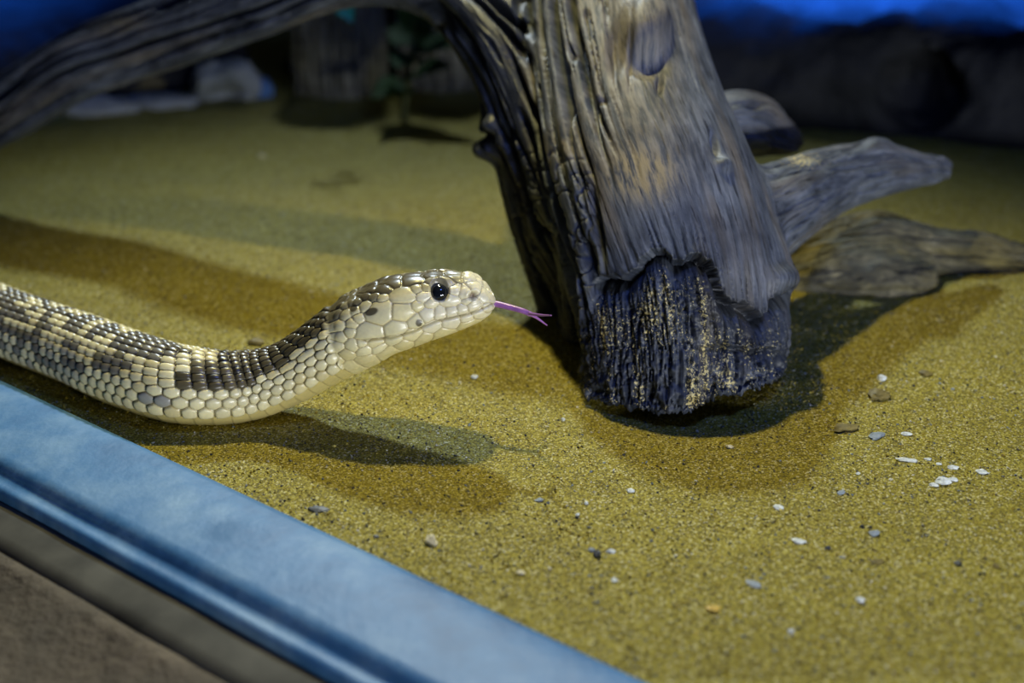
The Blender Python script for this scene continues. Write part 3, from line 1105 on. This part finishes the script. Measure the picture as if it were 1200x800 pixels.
d0 = np.array(srow[-1][:3]) - np.array(srow[-2][:3])
d0[2] = 0
d0 /= np.linalg.norm(d0)
for k, (dist_, r) in enumerate([(0.05, 0.0135), (0.10, 0.0125), (0.15, 0.0105), (0.20, 0.007), (0.235, 0.003), (0.25, 0.0006)]):
    turn = np.array([-d0[1], d0[0], 0]) * (-0.03 * dist_)
    srow.append([e[0] + d0[0] * dist_ + turn[0], e[1] + d0[1] * dist_ + turn[1], r, r, r, 2.0])
srow = np.array(srow)
# keep the resting part of the body on the sand
dense = catmull(srow, 4000)
sl = np.concatenate([[0], np.cumsum(np.linalg.norm(np.diff(dense[:, :3], axis=0), axis=1))])
tot_len = sl[-1]
dpx = proj(dense[:, :3])[0]
vis_end = sl[np.argmax(dpx < -20)]
q = np.concatenate([0.004 * (np.linspace(0, 1, 26, endpoint=False) ** 2), np.linspace(0.004, vis_end, 720, endpoint=False), np.linspace(vis_end, tot_len, 160)])
ST = np.stack([np.interp(q, sl, dense[:, k]) for k in range(dense.shape[1])], 1)
C = ST[:, :3]
T = np.gradient(C, q, axis=0)
# smooth the tangents
kern = np.ones(41) / 41
Tp = np.pad(T, ((20, 20), (0, 0)), mode='edge')
T = np.stack([np.convolve(Tp[:, k], kern, mode='valid') for k in range(3)], 1)
T /= np.linalg.norm(T, axis=1)[:, None]
T = -T                                           # towards the snout
S = np.cross(T, np.array([0, 0, 1.0]))
S /= np.linalg.norm(S, axis=1)[:, None]          # the near flank
U = np.cross(S, T)
NR = 300
th = np.linspace(-math.pi, math.pi, NR, endpoint=False)      # 0 = back, +pi/2 = near flank
ct, st_ = np.cos(th), np.sin(th)
pw = ST[:, 5][:, None]
rad = (np.abs(ct)[None] ** pw + np.abs(st_)[None] ** pw) ** (-1 / pw)
hh, ww = ST[:, 3][:, None], ST[:, 4][:, None]
V = C[:, None] + (hh * rad * ct[None])[..., None] * U[:, None] + (ww * rad * st_[None])[..., None] * S[:, None]
ns = len(q)
base_mir = C[:, None] + (hh * rad * ct[None])[..., None] * U[:, None] + (ww * rad * np.abs(st_)[None])[..., None] * S[:, None]
VF = V.reshape(-1, 3)
MF = base_mir.reshape(-1, 3)
mpx, mpy = proj(MF)                              # where the mirrored (near) point shows on the photograph
sc = np.repeat(q * 100, NR)                      # along, cm
thf = np.tile(th, ns)
ath = np.abs(thf)
cen_x = np.repeat(proj(C)[0], NR)
I = np.arange(ns * NR).reshape(ns, NR)
J = np.roll(I, -1, 1)
SQ = np.stack([I[:-1].ravel(), J[:-1].ravel(), J[1:].ravel(), I[1:].ravel()], 1)
SNm = normals(VF, SQ)
if (SNm * (VF - np.repeat(C, NR, 0))).sum() < 0:
    SQ = SQ[:, ::-1]
    SNm = -SNm

CREAM = np.array([0.73, 0.66, 0.38])
CREAM2 = np.array([0.50, 0.46, 0.33])
YEL = np.array([0.55, 0.44, 0.17])
DARK = np.array([0.085, 0.070, 0.036])
GREY = np.array([0.31, 0.30, 0.25])
BELLY = np.array([0.56, 0.46, 0.17])

# --- body scales: rows around the back, each row its own sequence along the body
edges = np.radians([0, 5.75, 17.25, 28.75, 40.25, 51.75, 64, 77, 93, 111])
mids = np.concatenate([[0], (edges[1:-1] + edges[2:]) / 2])
nrow = len(mids)
LS = 0.47


def row_shift(r, s):
    obl = 0.5 * r                                    # staggered near the head and on the low rows
    rib = 0.13 * r
    w = sst(6.0, 9.0, s) * (r < 5.5)
    return obl * (1 - w) + rib * w


rowc = np.interp(ath, np.concatenate([[0], mids[1:], [edges[-1], math.pi]]), np.concatenate([np.arange(nrow), [nrow - 0.5, nrow + 1.5]]))
r0 = np.clip(np.round(rowc), 0, nrow - 1).astype(int)
lsl = np.interp(sc, [4, 6, 9, 14], [0.42, 0.50, 0.52, 0.48])
best = np.full(len(VF), 1e9)
sec = np.full(len(VF), 1e9)
bid = np.zeros((len(VF), 2), int)
bp = np.zeros(len(VF))
ucoord = np.cumsum(np.diff(q * 100, prepend=0) / np.interp(q * 100, [4, 6, 9, 14], [0.42, 0.50, 0.52, 0.48]))
uf = np.repeat(ucoord, NR)
for dr in (-1, 0, 1):
    rr = r0 + dr
    ok = (rr >= 0) & (rr < nrow)
    ur = uf + row_shift(rr, sc)
    k0 = np.round(ur)
    for dk in (-1, 0, 1):
        kk = k0 + dk
        du = (ur - kk)
        dv = (rowc - rr) * 1.0
        m = np.where(ok, np.sqrt((du * 1.0) ** 2 + (dv * 0.82) ** 2), 1e9)
        nb = m < best
        sec = np.where(nb, best, np.minimum(sec, m))
        best = np.where(nb, m, best)
        bid[nb, 0] = rr[nb]
        bid[nb, 1] = kk[nb].astype(int)
        bp = np.where(nb, du, bp)
eg = np.clip(sec - best, 0, 1)
dome = np.clip(1 - (best / 0.62) ** 2.4, 0, 1)
hgt_b = 0.050 * sst(0.0, 0.18, eg) + 0.095 * dome + 0.065 * np.clip(bp + 0.5, 0, 1) * sst(0, 0.12, eg)     # tail edge lifts over the next scale
edge_b = sst(0.0, 0.16, eg)
# belly plates
isb = ath > edges[-1]
ub = uf * 0.85
fb = ub - np.floor(ub)
hb = 0.02 * fb * sst(1.0, 0.93, fb)
hgt_b = np.where(isb, hb, hgt_b)
edge_b = np.where(isb, sst(0.0, 0.05, fb) * sst(1.0, 0.95, fb) * 0.5 + 0.5, edge_b)
# scale centres on the photograph, for the animal's own pattern (the same on both flanks)
key = bid[:, 0] * 2000 + bid[:, 1] + 500
key = np.where(isb, 90000 + np.floor(ub).astype(int), key)
uk, inv = np.unique(key, return_inverse=True)
cnt = np.bincount(inv)
kx = np.bincount(inv, weights=mpx) / cnt
ky = np.bincount(inv, weights=mpy) / cnt
krow = np.bincount(inv, weights=np.where(isb, 20, bid[:, 0])) / cnt
kt = np.bincount(inv, weights=ath) / cnt
rnd = np.random.default_rng(5).random((len(uk), 3))
lo_b = 6 + np.interp(kx, [205, 218, 250, 290, 320, 350, 366, 392, 412, 440], [440, 451, 455, 446, 428, 407, 394, 369, 352, 336])
up_b = np.interp(kx, [205, 222, 240, 258, 264], [440, 438, 428, 420, 300])
dk = ((kx > 212) & (ky < lo_b) & (ky > up_b)).astype(float)
dk = np.maximum(dk, (((kx - 134) / 24) ** 2 + ((ky - 427) / 9) ** 2 < 1))
lo_l = np.interp(kx, [-20, 10, 40, 70, 100, 130, 160, 190, 200], [352, 360, 372, 384, 393, 397, 403, 408, 405])
pn = perlin(kx * 0.05, ky * 0.10, 8.1) + 0.6 * (rnd[:, 0] - 0.5)
thr = np.where((kx < 195) & (ky < lo_l), -0.55, np.where((kx < 105) & (ky > lo_l) & (ky < lo_l + 45), 0.02, 9.0))
dk = np.maximum(dk, pn > thr)
dk = np.maximum(dk, (np.abs(ky - np.interp(kx, [170, 215], [418, 413])) < 4) & (kx > 170) & (kx < 218))
clus = perlin(kx * 0.045, ky * 0.09, 3.3) + 0.5 * (rnd[:, 1] - 0.5)
dk = np.where((kx < 195) & (kt < 0.5), (clus > -0.42).astype(float), dk)
dk = np.where((kx < -20), rnd[:, 0] < np.where(kt < 1.2, 0.6, 0.12), dk)
greyk = ((((kx - 170) / 9) ** 2 + ((ky - 468) / 6) ** 2 < 1) | (((kx - 187) / 9) ** 2 + ((ky - 471) / 6) ** 2 < 1)).astype(float)
greyk = np.maximum(greyk, 0.95 * ((kx < 95) & (krow > 4) & (krow < 12)) * rnd[:, 1])
kc = CREAM[None] * (0.86 + 0.22 * rnd[:, 2:3])
kc = np.where((rnd[:, 1:2] > 0.8), kc * 0.6 + YEL * 0.4, kc)
kc = kc * (1 - greyk[:, None]) + GREY * greyk[:, None]
dcol = DARK[None] * (0.75 + 0.7 * rnd[:, 2:3])
dcol = np.where((kx < 200)[:, None], dcol * 0.7 + np.array([0.15, 0.15, 0.135]) * (0.35 + 0.5 * rnd[:, 0:1]), dcol)
kc = np.where((dk > 0.5)[:, None], dcol, kc)
blackk = np.zeros(len(uk))
for bx, by in [(47, 385), (28, 394), (82, 375), (145, 416), (116, 419), (268, 421), (280, 435), (246, 443), (238, 430)]:
    j = np.argmin((kx - bx) ** 2 + (ky - by) ** 2)
    blackk[j] = 1
kc = kc * (1 - 0.75 * blackk[:, None])
kc = np.where((krow > 15)[:, None], BELLY[None] * (0.92 + 0.12 * rnd[:, 2:3]), kc)
body_c = kc[inv]
isdark = (dk > 0.5)[inv][:, None]
gapc = np.where(isdark, np.array([0.07, 0.06, 0.04]), np.array([0.24, 0.185, 0.08]))
body_c = gapc * (1 - edge_b[:, None]) + body_c * edge_b[:, None]

# --- head plates: seeds placed on the flank, mirrored to the far side: px, py, radius, kind
PL = [(442.5, 366, 15, 0), (473, 363, 13.5, 0), (434, 388, 15, 0), (467, 385, 13, 0), (490, 376.5, 11, 0), (502, 368, 10, 0), (517, 366, 9, 0), (531, 364, 8.5, 0),
      (544, 364, 7.5, 0), (557, 359, 8, 0), (571, 344, 9, 0), (560, 335, 7.5, 0), (566, 327.5, 6, 0), (545, 341, 7, 0), (534, 339, 6.5, 0), (531, 350, 8.5, 0), (549, 351, 5, 0),
      (520, 328.5, 9, 0), (507, 329, 8, 0), (499, 334, 6, 1), (495.5, 345, 7, 0), (506, 353, 6, 0), (488, 356, 7, 0), (474, 344, 12, 0), (447, 337, 10, 3), (462, 329, 11, 3),
      (482, 325, 13, 3), (505, 320.5, 10, 3), (533, 322, 9, 2), (549, 322, 7, 0), (488, 336, 7, 0),
      (426, 346, 6.5, 3), (448, 347, 6, 0), (416, 362, 6, 0), (426, 358, 7, 0), (403, 356, 5.5, 0), (403, 368, 7, 0), (412.5, 377, 7.5, 0), (408, 388, 7, 0), (396, 380, 7, 0),
      (419, 351, 6, 2), (411, 352, 5.5, 2), (420, 371, 7, 0), (438, 346, 7, 2), (433, 339, 6.5, 3), (394, 366, 6, 2), (397, 356, 5, 3),
      (441, 401, 9, 0), (446, 409, 8, 0), (464, 399, 9, 0), (486, 393, 11, 0), (509, 383, 11, 0), (531, 379, 11, 0), (549, 374, 8, 0), (563, 366.5, 8, 0), (572, 360, 6, 0),
      (521, 391, 11, 4), (548, 381, 9, 4), (499, 397, 10, 4), (475, 405, 9, 4), (455, 414, 9, 4),
      (412, 406, 9, 0), (405, 417, 8, 4), (427, 412, 9, 0), (424, 400, 8, 0), (397, 394, 7, 0), (394, 404, 7, 0), (393, 424, 8, 4), (430, 424, 9, 4), (410, 432, 9, 4)]
PL = np.array(PL)
near = np.where((np.tile(th, ns) > -0.45) & (cen_x > 370))[0]
seedP = []
for px, py, r, kd in PL:
    cand = near[(mpx[near] - px) ** 2 + (mpy[near] - py) ** 2 < 9]
    if len(cand) == 0:
        cand = near[[np.argmin((mpx[near] - px) ** 2 + (mpy[near] - py) ** 2)]]
    pts = MF[cand]
    seedP.append(pts[np.argmin(pts[:, 1])])       # the one facing the viewer
seedP = np.array(seedP)
hm = cen_x > 398
hv_ = MF[hm]
m_px = 0.534 / F
Dx = (hv_[:, None, :] - seedP[None]) / m_px
# plates are longer than tall
tx = Dx @ np.array([0.95, 0, 0.25])
dd = np.sqrt(np.maximum((Dx ** 2).sum(2) - 0.40 * tx ** 2, 0)) / PL[None, :, 2]
o1 = np.argsort(dd, axis=1)[:, :2]
d1 = np.take_along_axis(dd, o1[:, :1], 1)[:, 0]
d2 = np.take_along_axis(dd, o1[:, 1:2], 1)[:, 0]
eh = np.clip(d2 - d1, 0, 2)
hgt_h = 0.040 * sst(0.0, 0.22, eh) + 0.060 * np.clip(1 - d1 ** 2, 0, 1)
kd = PL[o1[:, 0], 3]
hr = np.random.default_rng(12).random(len(PL))[o1[:, 0]][:, None]
hc = CREAM[None] * (0.88 + 0.2 * hr)
hc = np.where((hr > 0.7), hc * 0.75 + YEL * 0.25, hc)
pxs = PL[o1[:, 0], 0]
hc = np.where((pxs > 495)[:, None], hc * 0.55 + np.array([0.78, 0.72, 0.56]) * 0.45, hc)
hc = np.where((kd == 1)[:, None], CREAM * 0.5 + YEL * 0.5, hc)
hc = np.where((kd == 2)[:, None], CREAM * 0.42 + DARK * 0.5, hc)
hc = np.where((kd == 3)[:, None], DARK[None] * (1.0 + 0.5 * hr), hc)
hc = np.where((kd == 4)[:, None], BELLY[None] * 0.45 + CREAM * 0.5, hc)
el = sst(0.0, 0.14, eh)[:, None]
hc = np.where((kd == 3)[:, None], np.array([0.30, 0.26, 0.16]), np.array([0.33, 0.26, 0.13])) * (1 - el) + hc * el
hx, hy = mpx[hm], mpy[hm]
# the top of the head behind the brow is brown
ttop = np.tile(th, ns)[hm]
topd = sst(0.85, 0.45, np.abs(ttop)) * sst(548, 520, hx)
hc = hc * (1 - 0.75 * topd[:, None]) + DARK * 1.2 * 0.75 * topd[:, None]


def hspot(px, py, rx, ry, rot=0.0):
    c, s_ = math.cos(rot), math.sin(rot)
    u = ((hx - px) * c + (hy - py) * s_) / rx
    v = (-(hx - px) * s_ + (hy - py) * c) / ry
    return u * u + v * v


for sp in [(436, 365.5, 8.0, 4.2, -0.3), (415.5, 362, 5.0, 4.0, -0.7), (490.5, 377, 3.8, 4.2, 0)]:
    w = sst(1.3, 0.7, hspot(*sp))[:, None]
    hc = hc * (1 - 0.9 * w) + np.array([0.05, 0.04, 0.022]) * 0.9 * w
# mouth line
ml = np.interp(hx, [410, 431, 457, 483, 511, 530, 548, 562, 570, 574, 578], [399, 397.5, 395.5, 388, 375.5, 371.5, 367.5, 362.5, 358.5, 357, 356])
mw = sst(415, 432, hx)
md = (hy - ml)
hgt_h = hgt_h - 0.10 * np.exp(-(md / 1.5) ** 2) * mw + 0.03 * np.exp(-((md + 5) / 5) ** 2) * mw
w = (np.exp(-(md / 1.1) ** 2) * mw)[:, None]
hc = hc * (1 - 0.6 * w) + np.array([0.12, 0.09, 0.045]) * 0.6 * w
# eye socket, brow ridge, nostril, snout edge
de = np.sqrt(hspot(515, 341.5, 1, 1))
hgt_h = np.where(de < 13.5, hgt_h * sst(10, 13.5, de), hgt_h)
hgt_h = hgt_h - 0.12 * sst(11.5, 8.5, de) + 0.03 * np.exp(-((de - 12.5) / 2) ** 2)
hgt_h = hgt_h + 0.06 * np.exp(-((hy - np.interp(hx, [490, 505, 520, 540], [333, 328.5, 327, 331])) / 3.0) ** 2) * sst(490, 503, hx) * sst(542, 528, hx)
hgt_h = hgt_h - 0.15 * np.exp(-hspot(553.5, 346, 5.0, 3.4, -0.5) ** 1.3) + 0.04 * np.exp(-((np.sqrt(hspot(554, 346, 7, 6, -0.5)) - 1) / 0.35) ** 2)
w = np.exp(-hspot(553.5, 346, 4.8, 3.4, -0.5) ** 2)[:, None]
hc = hc * (1 - 0.8 * w) + np.array([0.13, 0.075, 0.045]) * 0.8 * w
hgt_h = hgt_h - 0.05 * np.exp(-((hx - np.interp(hy, [325, 333, 342], [573, 569, 565])) / 1.6) ** 2) * sst(345, 338, hy)
hgt_h = hgt_h * sst(0.0, 0.16, sc[hm])            # calm at the very tip
bw = sst(401, 407, cen_x[hm] + 8 * (np.abs(np.tile(th, ns)[hm]) - 1.0))
H = hgt_b.copy()
H[hm] = hgt_b[hm] * (1 - bw) + hgt_h * bw
CC = body_c.copy()
CC[hm] = body_c[hm] * (1 - bw[:, None]) + hc * bw[:, None]
CC = CC * (1 + 0.10 * perlin(VF[:, 0] * 900, VF[:, 1] * 900, VF[:, 2] * 900)[:, None])
H = H * np.interp(q, [0, tot_len - 0.06, tot_len], [1, 1, 0.1]).repeat(NR)
SVf = VF + SNm * (H * 0.01)[:, None]
# close both ends
SVf = np.concatenate([SVf, SVf[:NR].mean(0)[None], SVf[-NR:].mean(0)[None]])
CC = np.concatenate([CC, CC[:1], CC[-1:]])
caps = []
flip = np.dot(np.cross(SVf[SQ[5, 1]] - SVf[SQ[5, 0]], SVf[SQ[5, 2]] - SVf[SQ[5, 0]]), SNm[SQ[5, 0]])
for ring, c_, rev in ((I[0], ns * NR, False), (I[-1], ns * NR + 1, True)):
    rw = list(ring[::-1]) if rev else list(ring)
    for j in range(0, NR, 2):
        caps.append([rw[(j + 2) % NR], rw[(j + 1) % NR], rw[j], c_])
SQ = np.concatenate([SQ, np.array(caps)])
# rest the lowest belly point on the sand
snake = empty('snake', (float(C[len(C) // 2][0]), float(C[len(C) // 2][1]), 0.0))
tag(snake, 'cream and brown scaled snake gliding on the sand with its head raised', 'snake')
np_mesh('body', SVf, SQ, M_SNAKE, snake, col=CC)


def uv_ball(name, c, r, mat, parent, n=40, squash=None):
    u = np.linspace(0, 2 * math.pi, n, endpoint=False)
    v = np.linspace(0.0, math.pi, n // 2 + 1)
    Uu, Vv = np.meshgrid(u, v, indexing='ij')
    p = np.stack([np.cos(Uu) * np.sin(Vv), np.sin(Uu) * np.sin(Vv), np.cos(Vv)], -1).reshape(-1, 3) * r
    if squash is not None:
        p = p * np.array(squash)
    I = np.arange(n * (n // 2 + 1)).reshape(n, -1)
    J = np.roll(I, -1, 0)
    f = np.stack([I[:, :-1].ravel(), I[:, 1:].ravel(), J[:, 1:].ravel(), J[:, :-1].ravel()], 1)
    return np_mesh(name, p + np.array(c), f, mat, parent)


er = 11.2 * m_px
hidx = np.where(hm & (np.tile(th, ns) > 0))[0]
je = hidx[np.argmin((mpx[hidx] - 515) ** 2 + (mpy[hidx] - 341.5) ** 2)]
st_i = je // NR
ec = VF[je] - SNm[je] * er * 0.60
tag(uv_ball('eye', ec, er, M_EYE, snake), 'glossy black eye')
mir = ec - 2 * np.dot(ec - C[st_i], S[st_i]) * S[st_i]
tag(uv_ball('eye', mir, er, M_EYE, snake), 'glossy black eye')

# forked tongue
t0 = P(564, 356, YH)
tp = [t0, P(580, 356, YH), P(596, 359.5, YH - 0.002), P(612, 364, YH - 0.004), P(622, 368, YH - 0.005)]
tg = tube_mesh('tongue', tp, 0.0013, 0.0010, M_TONGUE, snake, 40, 12)
tag(tg, 'pink purple forked tongue')
tube_mesh('tongue_fork', [P(620, 367.2, YH - 0.005), P(632, 369, YH - 0.010), P(646, 369.5, YH - 0.016)], 0.0007, 0.00025, M_TONGUE, tg, 20, 8)
tube_mesh('tongue_fork', [P(620, 367.2, YH - 0.005), P(630, 373, YH - 0.003), P(641, 381, YH - 0.001)], 0.0007, 0.00025, M_TONGUE, tg, 20, 8)
for ch in tg.children:
    ch.matrix_parent_inverse = Matrix.Identity(4)

# ------------------------------------------------------------------ pebbles and crumbs
M_PB = {'white': mat_plain('white_grit', (0.60, 0.63, 0.60), 0.6, 0.4, 0.3, 500), 'cream': mat_plain('cream_grit', (0.62, 0.55, 0.33), 0.5, 0.5, 0.15, 300),
        'dark': mat_plain('dark_grit', (0.03, 0.032, 0.035), 0.5, 0.5, 0.3, 300), 'grey': mat_plain('grey_grit', (0.24, 0.28, 0.31), 0.55, 0.4, 0.2, 300),
        'yellow': mat_plain('yellow_grit', (0.62, 0.42, 0.07), 0.5, 0.5, 0.15, 300), 'brown': mat_plain('brown_grit', (0.16, 0.125, 0.035), 0.6, 0.3, 0.3, 300)}


def pebble(name, px, py, rpx, mat, label, cat, group, flat=0.6, el=1.0, seed=0, rot=0.0):
    g = G(px, py)
    z0 = float(ground_h(g[0], g[1]))
    r = 0.88 * rpx * depth(g) / F
    n, m = 22, 13
    u = np.linspace(0, 2 * math.pi, n, endpoint=False)
    v = np.linspace(0, math.pi, m)
    Uu, Vv = np.meshgrid(u, v, indexing='ij')
    p = np.stack([np.cos(Uu) * np.sin(Vv), np.sin(Uu) * np.sin(Vv), np.cos(Vv)], -1).reshape(-1, 3)
    d = 1 + 0.5 * fbm(p + seed * 3.7, 1.3, 4)
    # facets, so that it reads as a chipped stone
    rg = np.random.default_rng(seed + 50)
    for _ in range(7):
        nn = rg.normal(size=3)
        nn /= np.linalg.norm(nn)
        d = np.minimum(d, 0.78 / np.maximum(p @ nn, 0.2))
    q_ = p * d[:, None] * np.array([r * el, r, r * flat])
    c, s_ = math.cos(rot), math.sin(rot)
    q_ = np.column_stack([q_[:, 0] * c - q_[:, 1] * s_, q_[:, 0] * s_ + q_[:, 1] * c, q_[:, 2]])
    q_[:, 2] -= q_[:, 2].min() + 0.55 * r * flat
    I = np.arange(n * m).reshape(n, m)
    J = np.roll(I, -1, 0)
    f = np.stack([I[:, :-1].ravel(), I[:, 1:].ravel(), J[:, 1:].ravel(), J[:, :-1].ravel()], 1)
    o = np_mesh(name, q_, f, M_PB[mat], smooth=False)
    o.location = (g[0], g[1], z0)
    return tag(o, label, cat, group)


GP = 'loose pebbles and chips on the sand'
PEB = [
    ('pebble', 505, 636, 9, 'cream', 'pale cream wedge shaped pebble near the blue sill', 'pebble', 0.8, 1.1),
    ('pebble', 699, 651, 5.5, 'dark', 'round black pebble in the front middle of the sand', 'pebble', 0.8, 1),
    ('pebble', 693, 644, 5, 'grey', 'small grey pebble touching the round black pebble', 'pebble', 0.6, 1),
    ('pebble', 717, 646, 5, 'white', 'small whitish pebble right of the round black pebble', 'pebble', 0.6, 1.2),
    ('pebble', 720, 681, 4, 'white', 'tiny white pebble below the round black pebble', 'pebble', 0.6, 1.2),
    ('pebble', 610, 672, 5, 'cream', 'flat cream pebble between the wedge pebble and the black pebble', 'pebble', 0.5, 1.3),
    ('chip', 374, 599, 8, 'dark', 'flat dark chip lying against the blue sill', 'chip', 0.3, 1.7),
    ('chip', 441, 630, 4, 'dark', 'small dark chip by the sill left of the wedge pebble', 'chip', 0.4, 1.2),
    ('chip', 632, 583, 5, 'grey', 'blue grey chip below the tip of the snake shadow', 'chip', 0.4, 1.2),
    ('pebble', 677, 601, 3, 'white', 'lower one of two bright white specks below the driftwood foot', 'pebble', 0.8, 1),
    ('pebble', 687, 588, 3, 'white', 'upper one of two bright white specks below the driftwood foot', 'pebble', 0.8, 1),
    ('pebble', 660, 490, 3, 'white', 'white speck left of the broken driftwood foot', 'pebble', 0.8, 1),
    ('pebble', 556, 443, 4, 'white', 'white speck on the sand under the snake chin', 'pebble', 0.7, 1.2),
    ('pebble', 739, 573, 5, 'white', 'small white pebble straight below the driftwood foot', 'pebble', 0.6, 1.1),
    ('pebble', 855, 523, 5, 'cream', 'cream pebble at the edge of the driftwood shadow', 'pebble', 0.7, 1.1),
    ('pebble', 912, 594, 6, 'white', 'whitish flat pebble in the middle of the right sand', 'pebble', 0.4, 1.3),
    ('chip', 937, 635, 6, 'white', 'thin white chip below the whitish flat pebble', 'chip', 0.4, 1.6),
    ('chip', 1024, 626, 7, 'grey', 'angular grey chip on the right sand', 'chip', 0.4, 1.2),
    ('chip', 1028, 659, 6, 'brown', 'dark brown chip below the angular grey chip', 'chip', 0.4, 1.7),
    ('pebble', 970, 643, 4, 'dark', 'tiny dark pebble left of the dark brown chip', 'pebble', 0.6, 1.1),
    ('chip', 882, 683, 7, 'grey', 'slate grey flat chip in the lower middle of the sand', 'chip', 0.3, 1.6),
    ('pebble', 835, 714, 7, 'yellow', 'rounded yellow pebble near the bottom of the picture', 'pebble', 0.6, 1.2),
    ('pebble', 1007, 704, 5, 'white', 'white angular pebble in the lower right sand', 'pebble', 0.7, 1.2),
    ('pebble', 926, 740, 4, 'white', 'tiny white pebble lowest on the sand right of the yellow pebble', 'pebble', 0.6, 1.2),
    ('pebble', 1122, 661, 5, 'dark', 'dark blue grey pebble at right below the white crumbs', 'pebble', 0.6, 1.1),
    ('pebble', 1167, 663, 5, 'brown', 'brown pebble close to the right edge', 'pebble', 0.6, 1.1),
    ('pebble', 1033, 446, 6, 'white', 'bright round white bead above a dark lump at right', 'pebble', 0.9, 1),
    ('lump', 1028, 466, 12, 'brown', 'brown earthy lump just below the bright white bead', 'lump', 0.6, 1.3),
    ('lump', 990, 501, 12, 'brown', 'low brown lump right of the driftwood shadow', 'lump', 0.25, 1.5),
    ('pebble', 1027, 511, 9, 'grey', 'flat grey stone left of the white crumbs', 'pebble', 0.35, 1.5),
    ('pebble', 1084, 440, 7, 'brown', 'brown pebble at right level with the white bead', 'pebble', 0.5, 1.2),
    ('pebble', 302, 402, 9, 'brown', 'brown stone on the sand behind the dip of the snake neck', 'pebble', 0.4, 1.2),
    ('pebble', 307, 185, 5, 'cream', 'pale stone on the far sand under the arch', 'pebble', 0.6, 1.2),
    ('pebble', 1010, 618, 3.5, 'dark', 'tiny dark speck above the angular grey chip', 'pebble', 0.6, 1),
    ('pebble', 986, 578, 5, 'grey', 'small slate pebble above the right sand middle', 'pebble', 0.5, 1.3),
    ('pebble', 1005, 556, 3, 'white', 'tiny white speck left of the largest white crumb', 'pebble', 0.6, 1),
]
for i, (nm, px, py, r, mt, lb, ct_, fl, el_) in enumerate(PEB):
    pebble(nm, px, py, r, mt, lb, ct_, GP, fl, el_, i, 0.3 * (i % 5) - 0.6)
CR = [(1062, 541, 6, 2.2, 'thin white crumb at the left end of the white crumb row'), (1088, 539, 4, 1.2, 'second white crumb from the left in the upper row'),
      (1100, 545, 3.5, 1.3, 'small white crumb in the middle of the upper row'), (1116, 549, 6, 1.4, 'white crumb right above the largest crumb'),
      (1105, 566, 9, 1.4, 'largest white crumb of the crumbly row at right'), (1117, 564, 5, 1.3, 'white crumb touching the right of the largest crumb'),
      (1094, 570, 5, 1.4, 'white crumb touching the left of the largest crumb'), (1150, 555, 6, 1.5, 'pale crumb furthest right by the picture edge'),
      (1062, 509, 5, 1.5, 'faint white crumb above the others beside the grey stone')]
for i, (px, py, r, el_, lb) in enumerate(CR):
    pebble('crumb', px, py, r, 'white', lb, 'crumb', 'white crumbs on the right of the sand', 0.4, el_, 80 + i, -0.2)

# ------------------------------------------------------------------ loose grit: uncountable grains
ng = 90000
gx = rng.uniform(-0.27, 0.30, ng)
gy = 0.33 + (0.74 - 0.33) * rng.random(ng) ** 1.3
tt = (np.stack([gx, gy, np.zeros(ng)], 1) - SO) @ SN
keep = tt < -0.001
gx, gy = gx[keep], gy[keep]
ng = len(gx)
gz = ground_h(gx, gy)
size = 0.00020 + 0.00050 * rng.random(ng) ** 5
octa = np.array([[1, 0, 0], [-1, 0, 0], [0, 1, 0], [0, -1, 0], [0, 0, 1], [0, 0, -1]], float)
of = np.array([[0, 2, 4], [2, 1, 4], [1, 3, 4], [3, 0, 4], [2, 0, 5], [1, 2, 5], [3, 1, 5], [0, 3, 5]])
rot_ = rng.uniform(0, 6.28, ng)
jit = 1 + 0.35 * rng.normal(size=(ng, 6, 1)).clip(-1.5, 1.5)
o6 = octa[None] * jit
c_, s_ = np.cos(rot_)[:, None], np.sin(rot_)[:, None]
ox = o6[..., 0] * c_ - o6[..., 1] * s_
oy = o6[..., 0] * s_ + o6[..., 1] * c_
oz = o6[..., 2] * 0.7 + o6[..., 0] * 0.3
gv = np.stack([ox, oy, oz], -1) * size[:, None, None] + np.stack([gx, gy, gz + size * 0.25], 1)[:, None]
pal = np.array([[0.02, 0.022, 0.025], [0.06, 0.05, 0.03], [0.33, 0.25, 0.02], [0.44, 0.35, 0.07], [0.60, 0.56, 0.40], [0.23, 0.16, 0.01], [0.16, 0.19, 0.20]])
ci = rng.choice(len(pal), ng, p=[0.10, 0.12, 0.30, 0.20, 0.05, 0.16, 0.07])
gcol = pal[ci] * (0.8 + 0.4 * rng.random((ng, 1)))
gf = (of[None] + (np.arange(ng) * 6)[:, None, None]).reshape(-1, 3)
grit = np_mesh('sand_grains', gv.reshape(-1, 3), gf, M_GRAIN, smooth=False, col=np.repeat(gcol, 6, 0))
tag(grit, 'loose coarse grains of yellow, black and white sand', 'sand grains', kind='stuff')
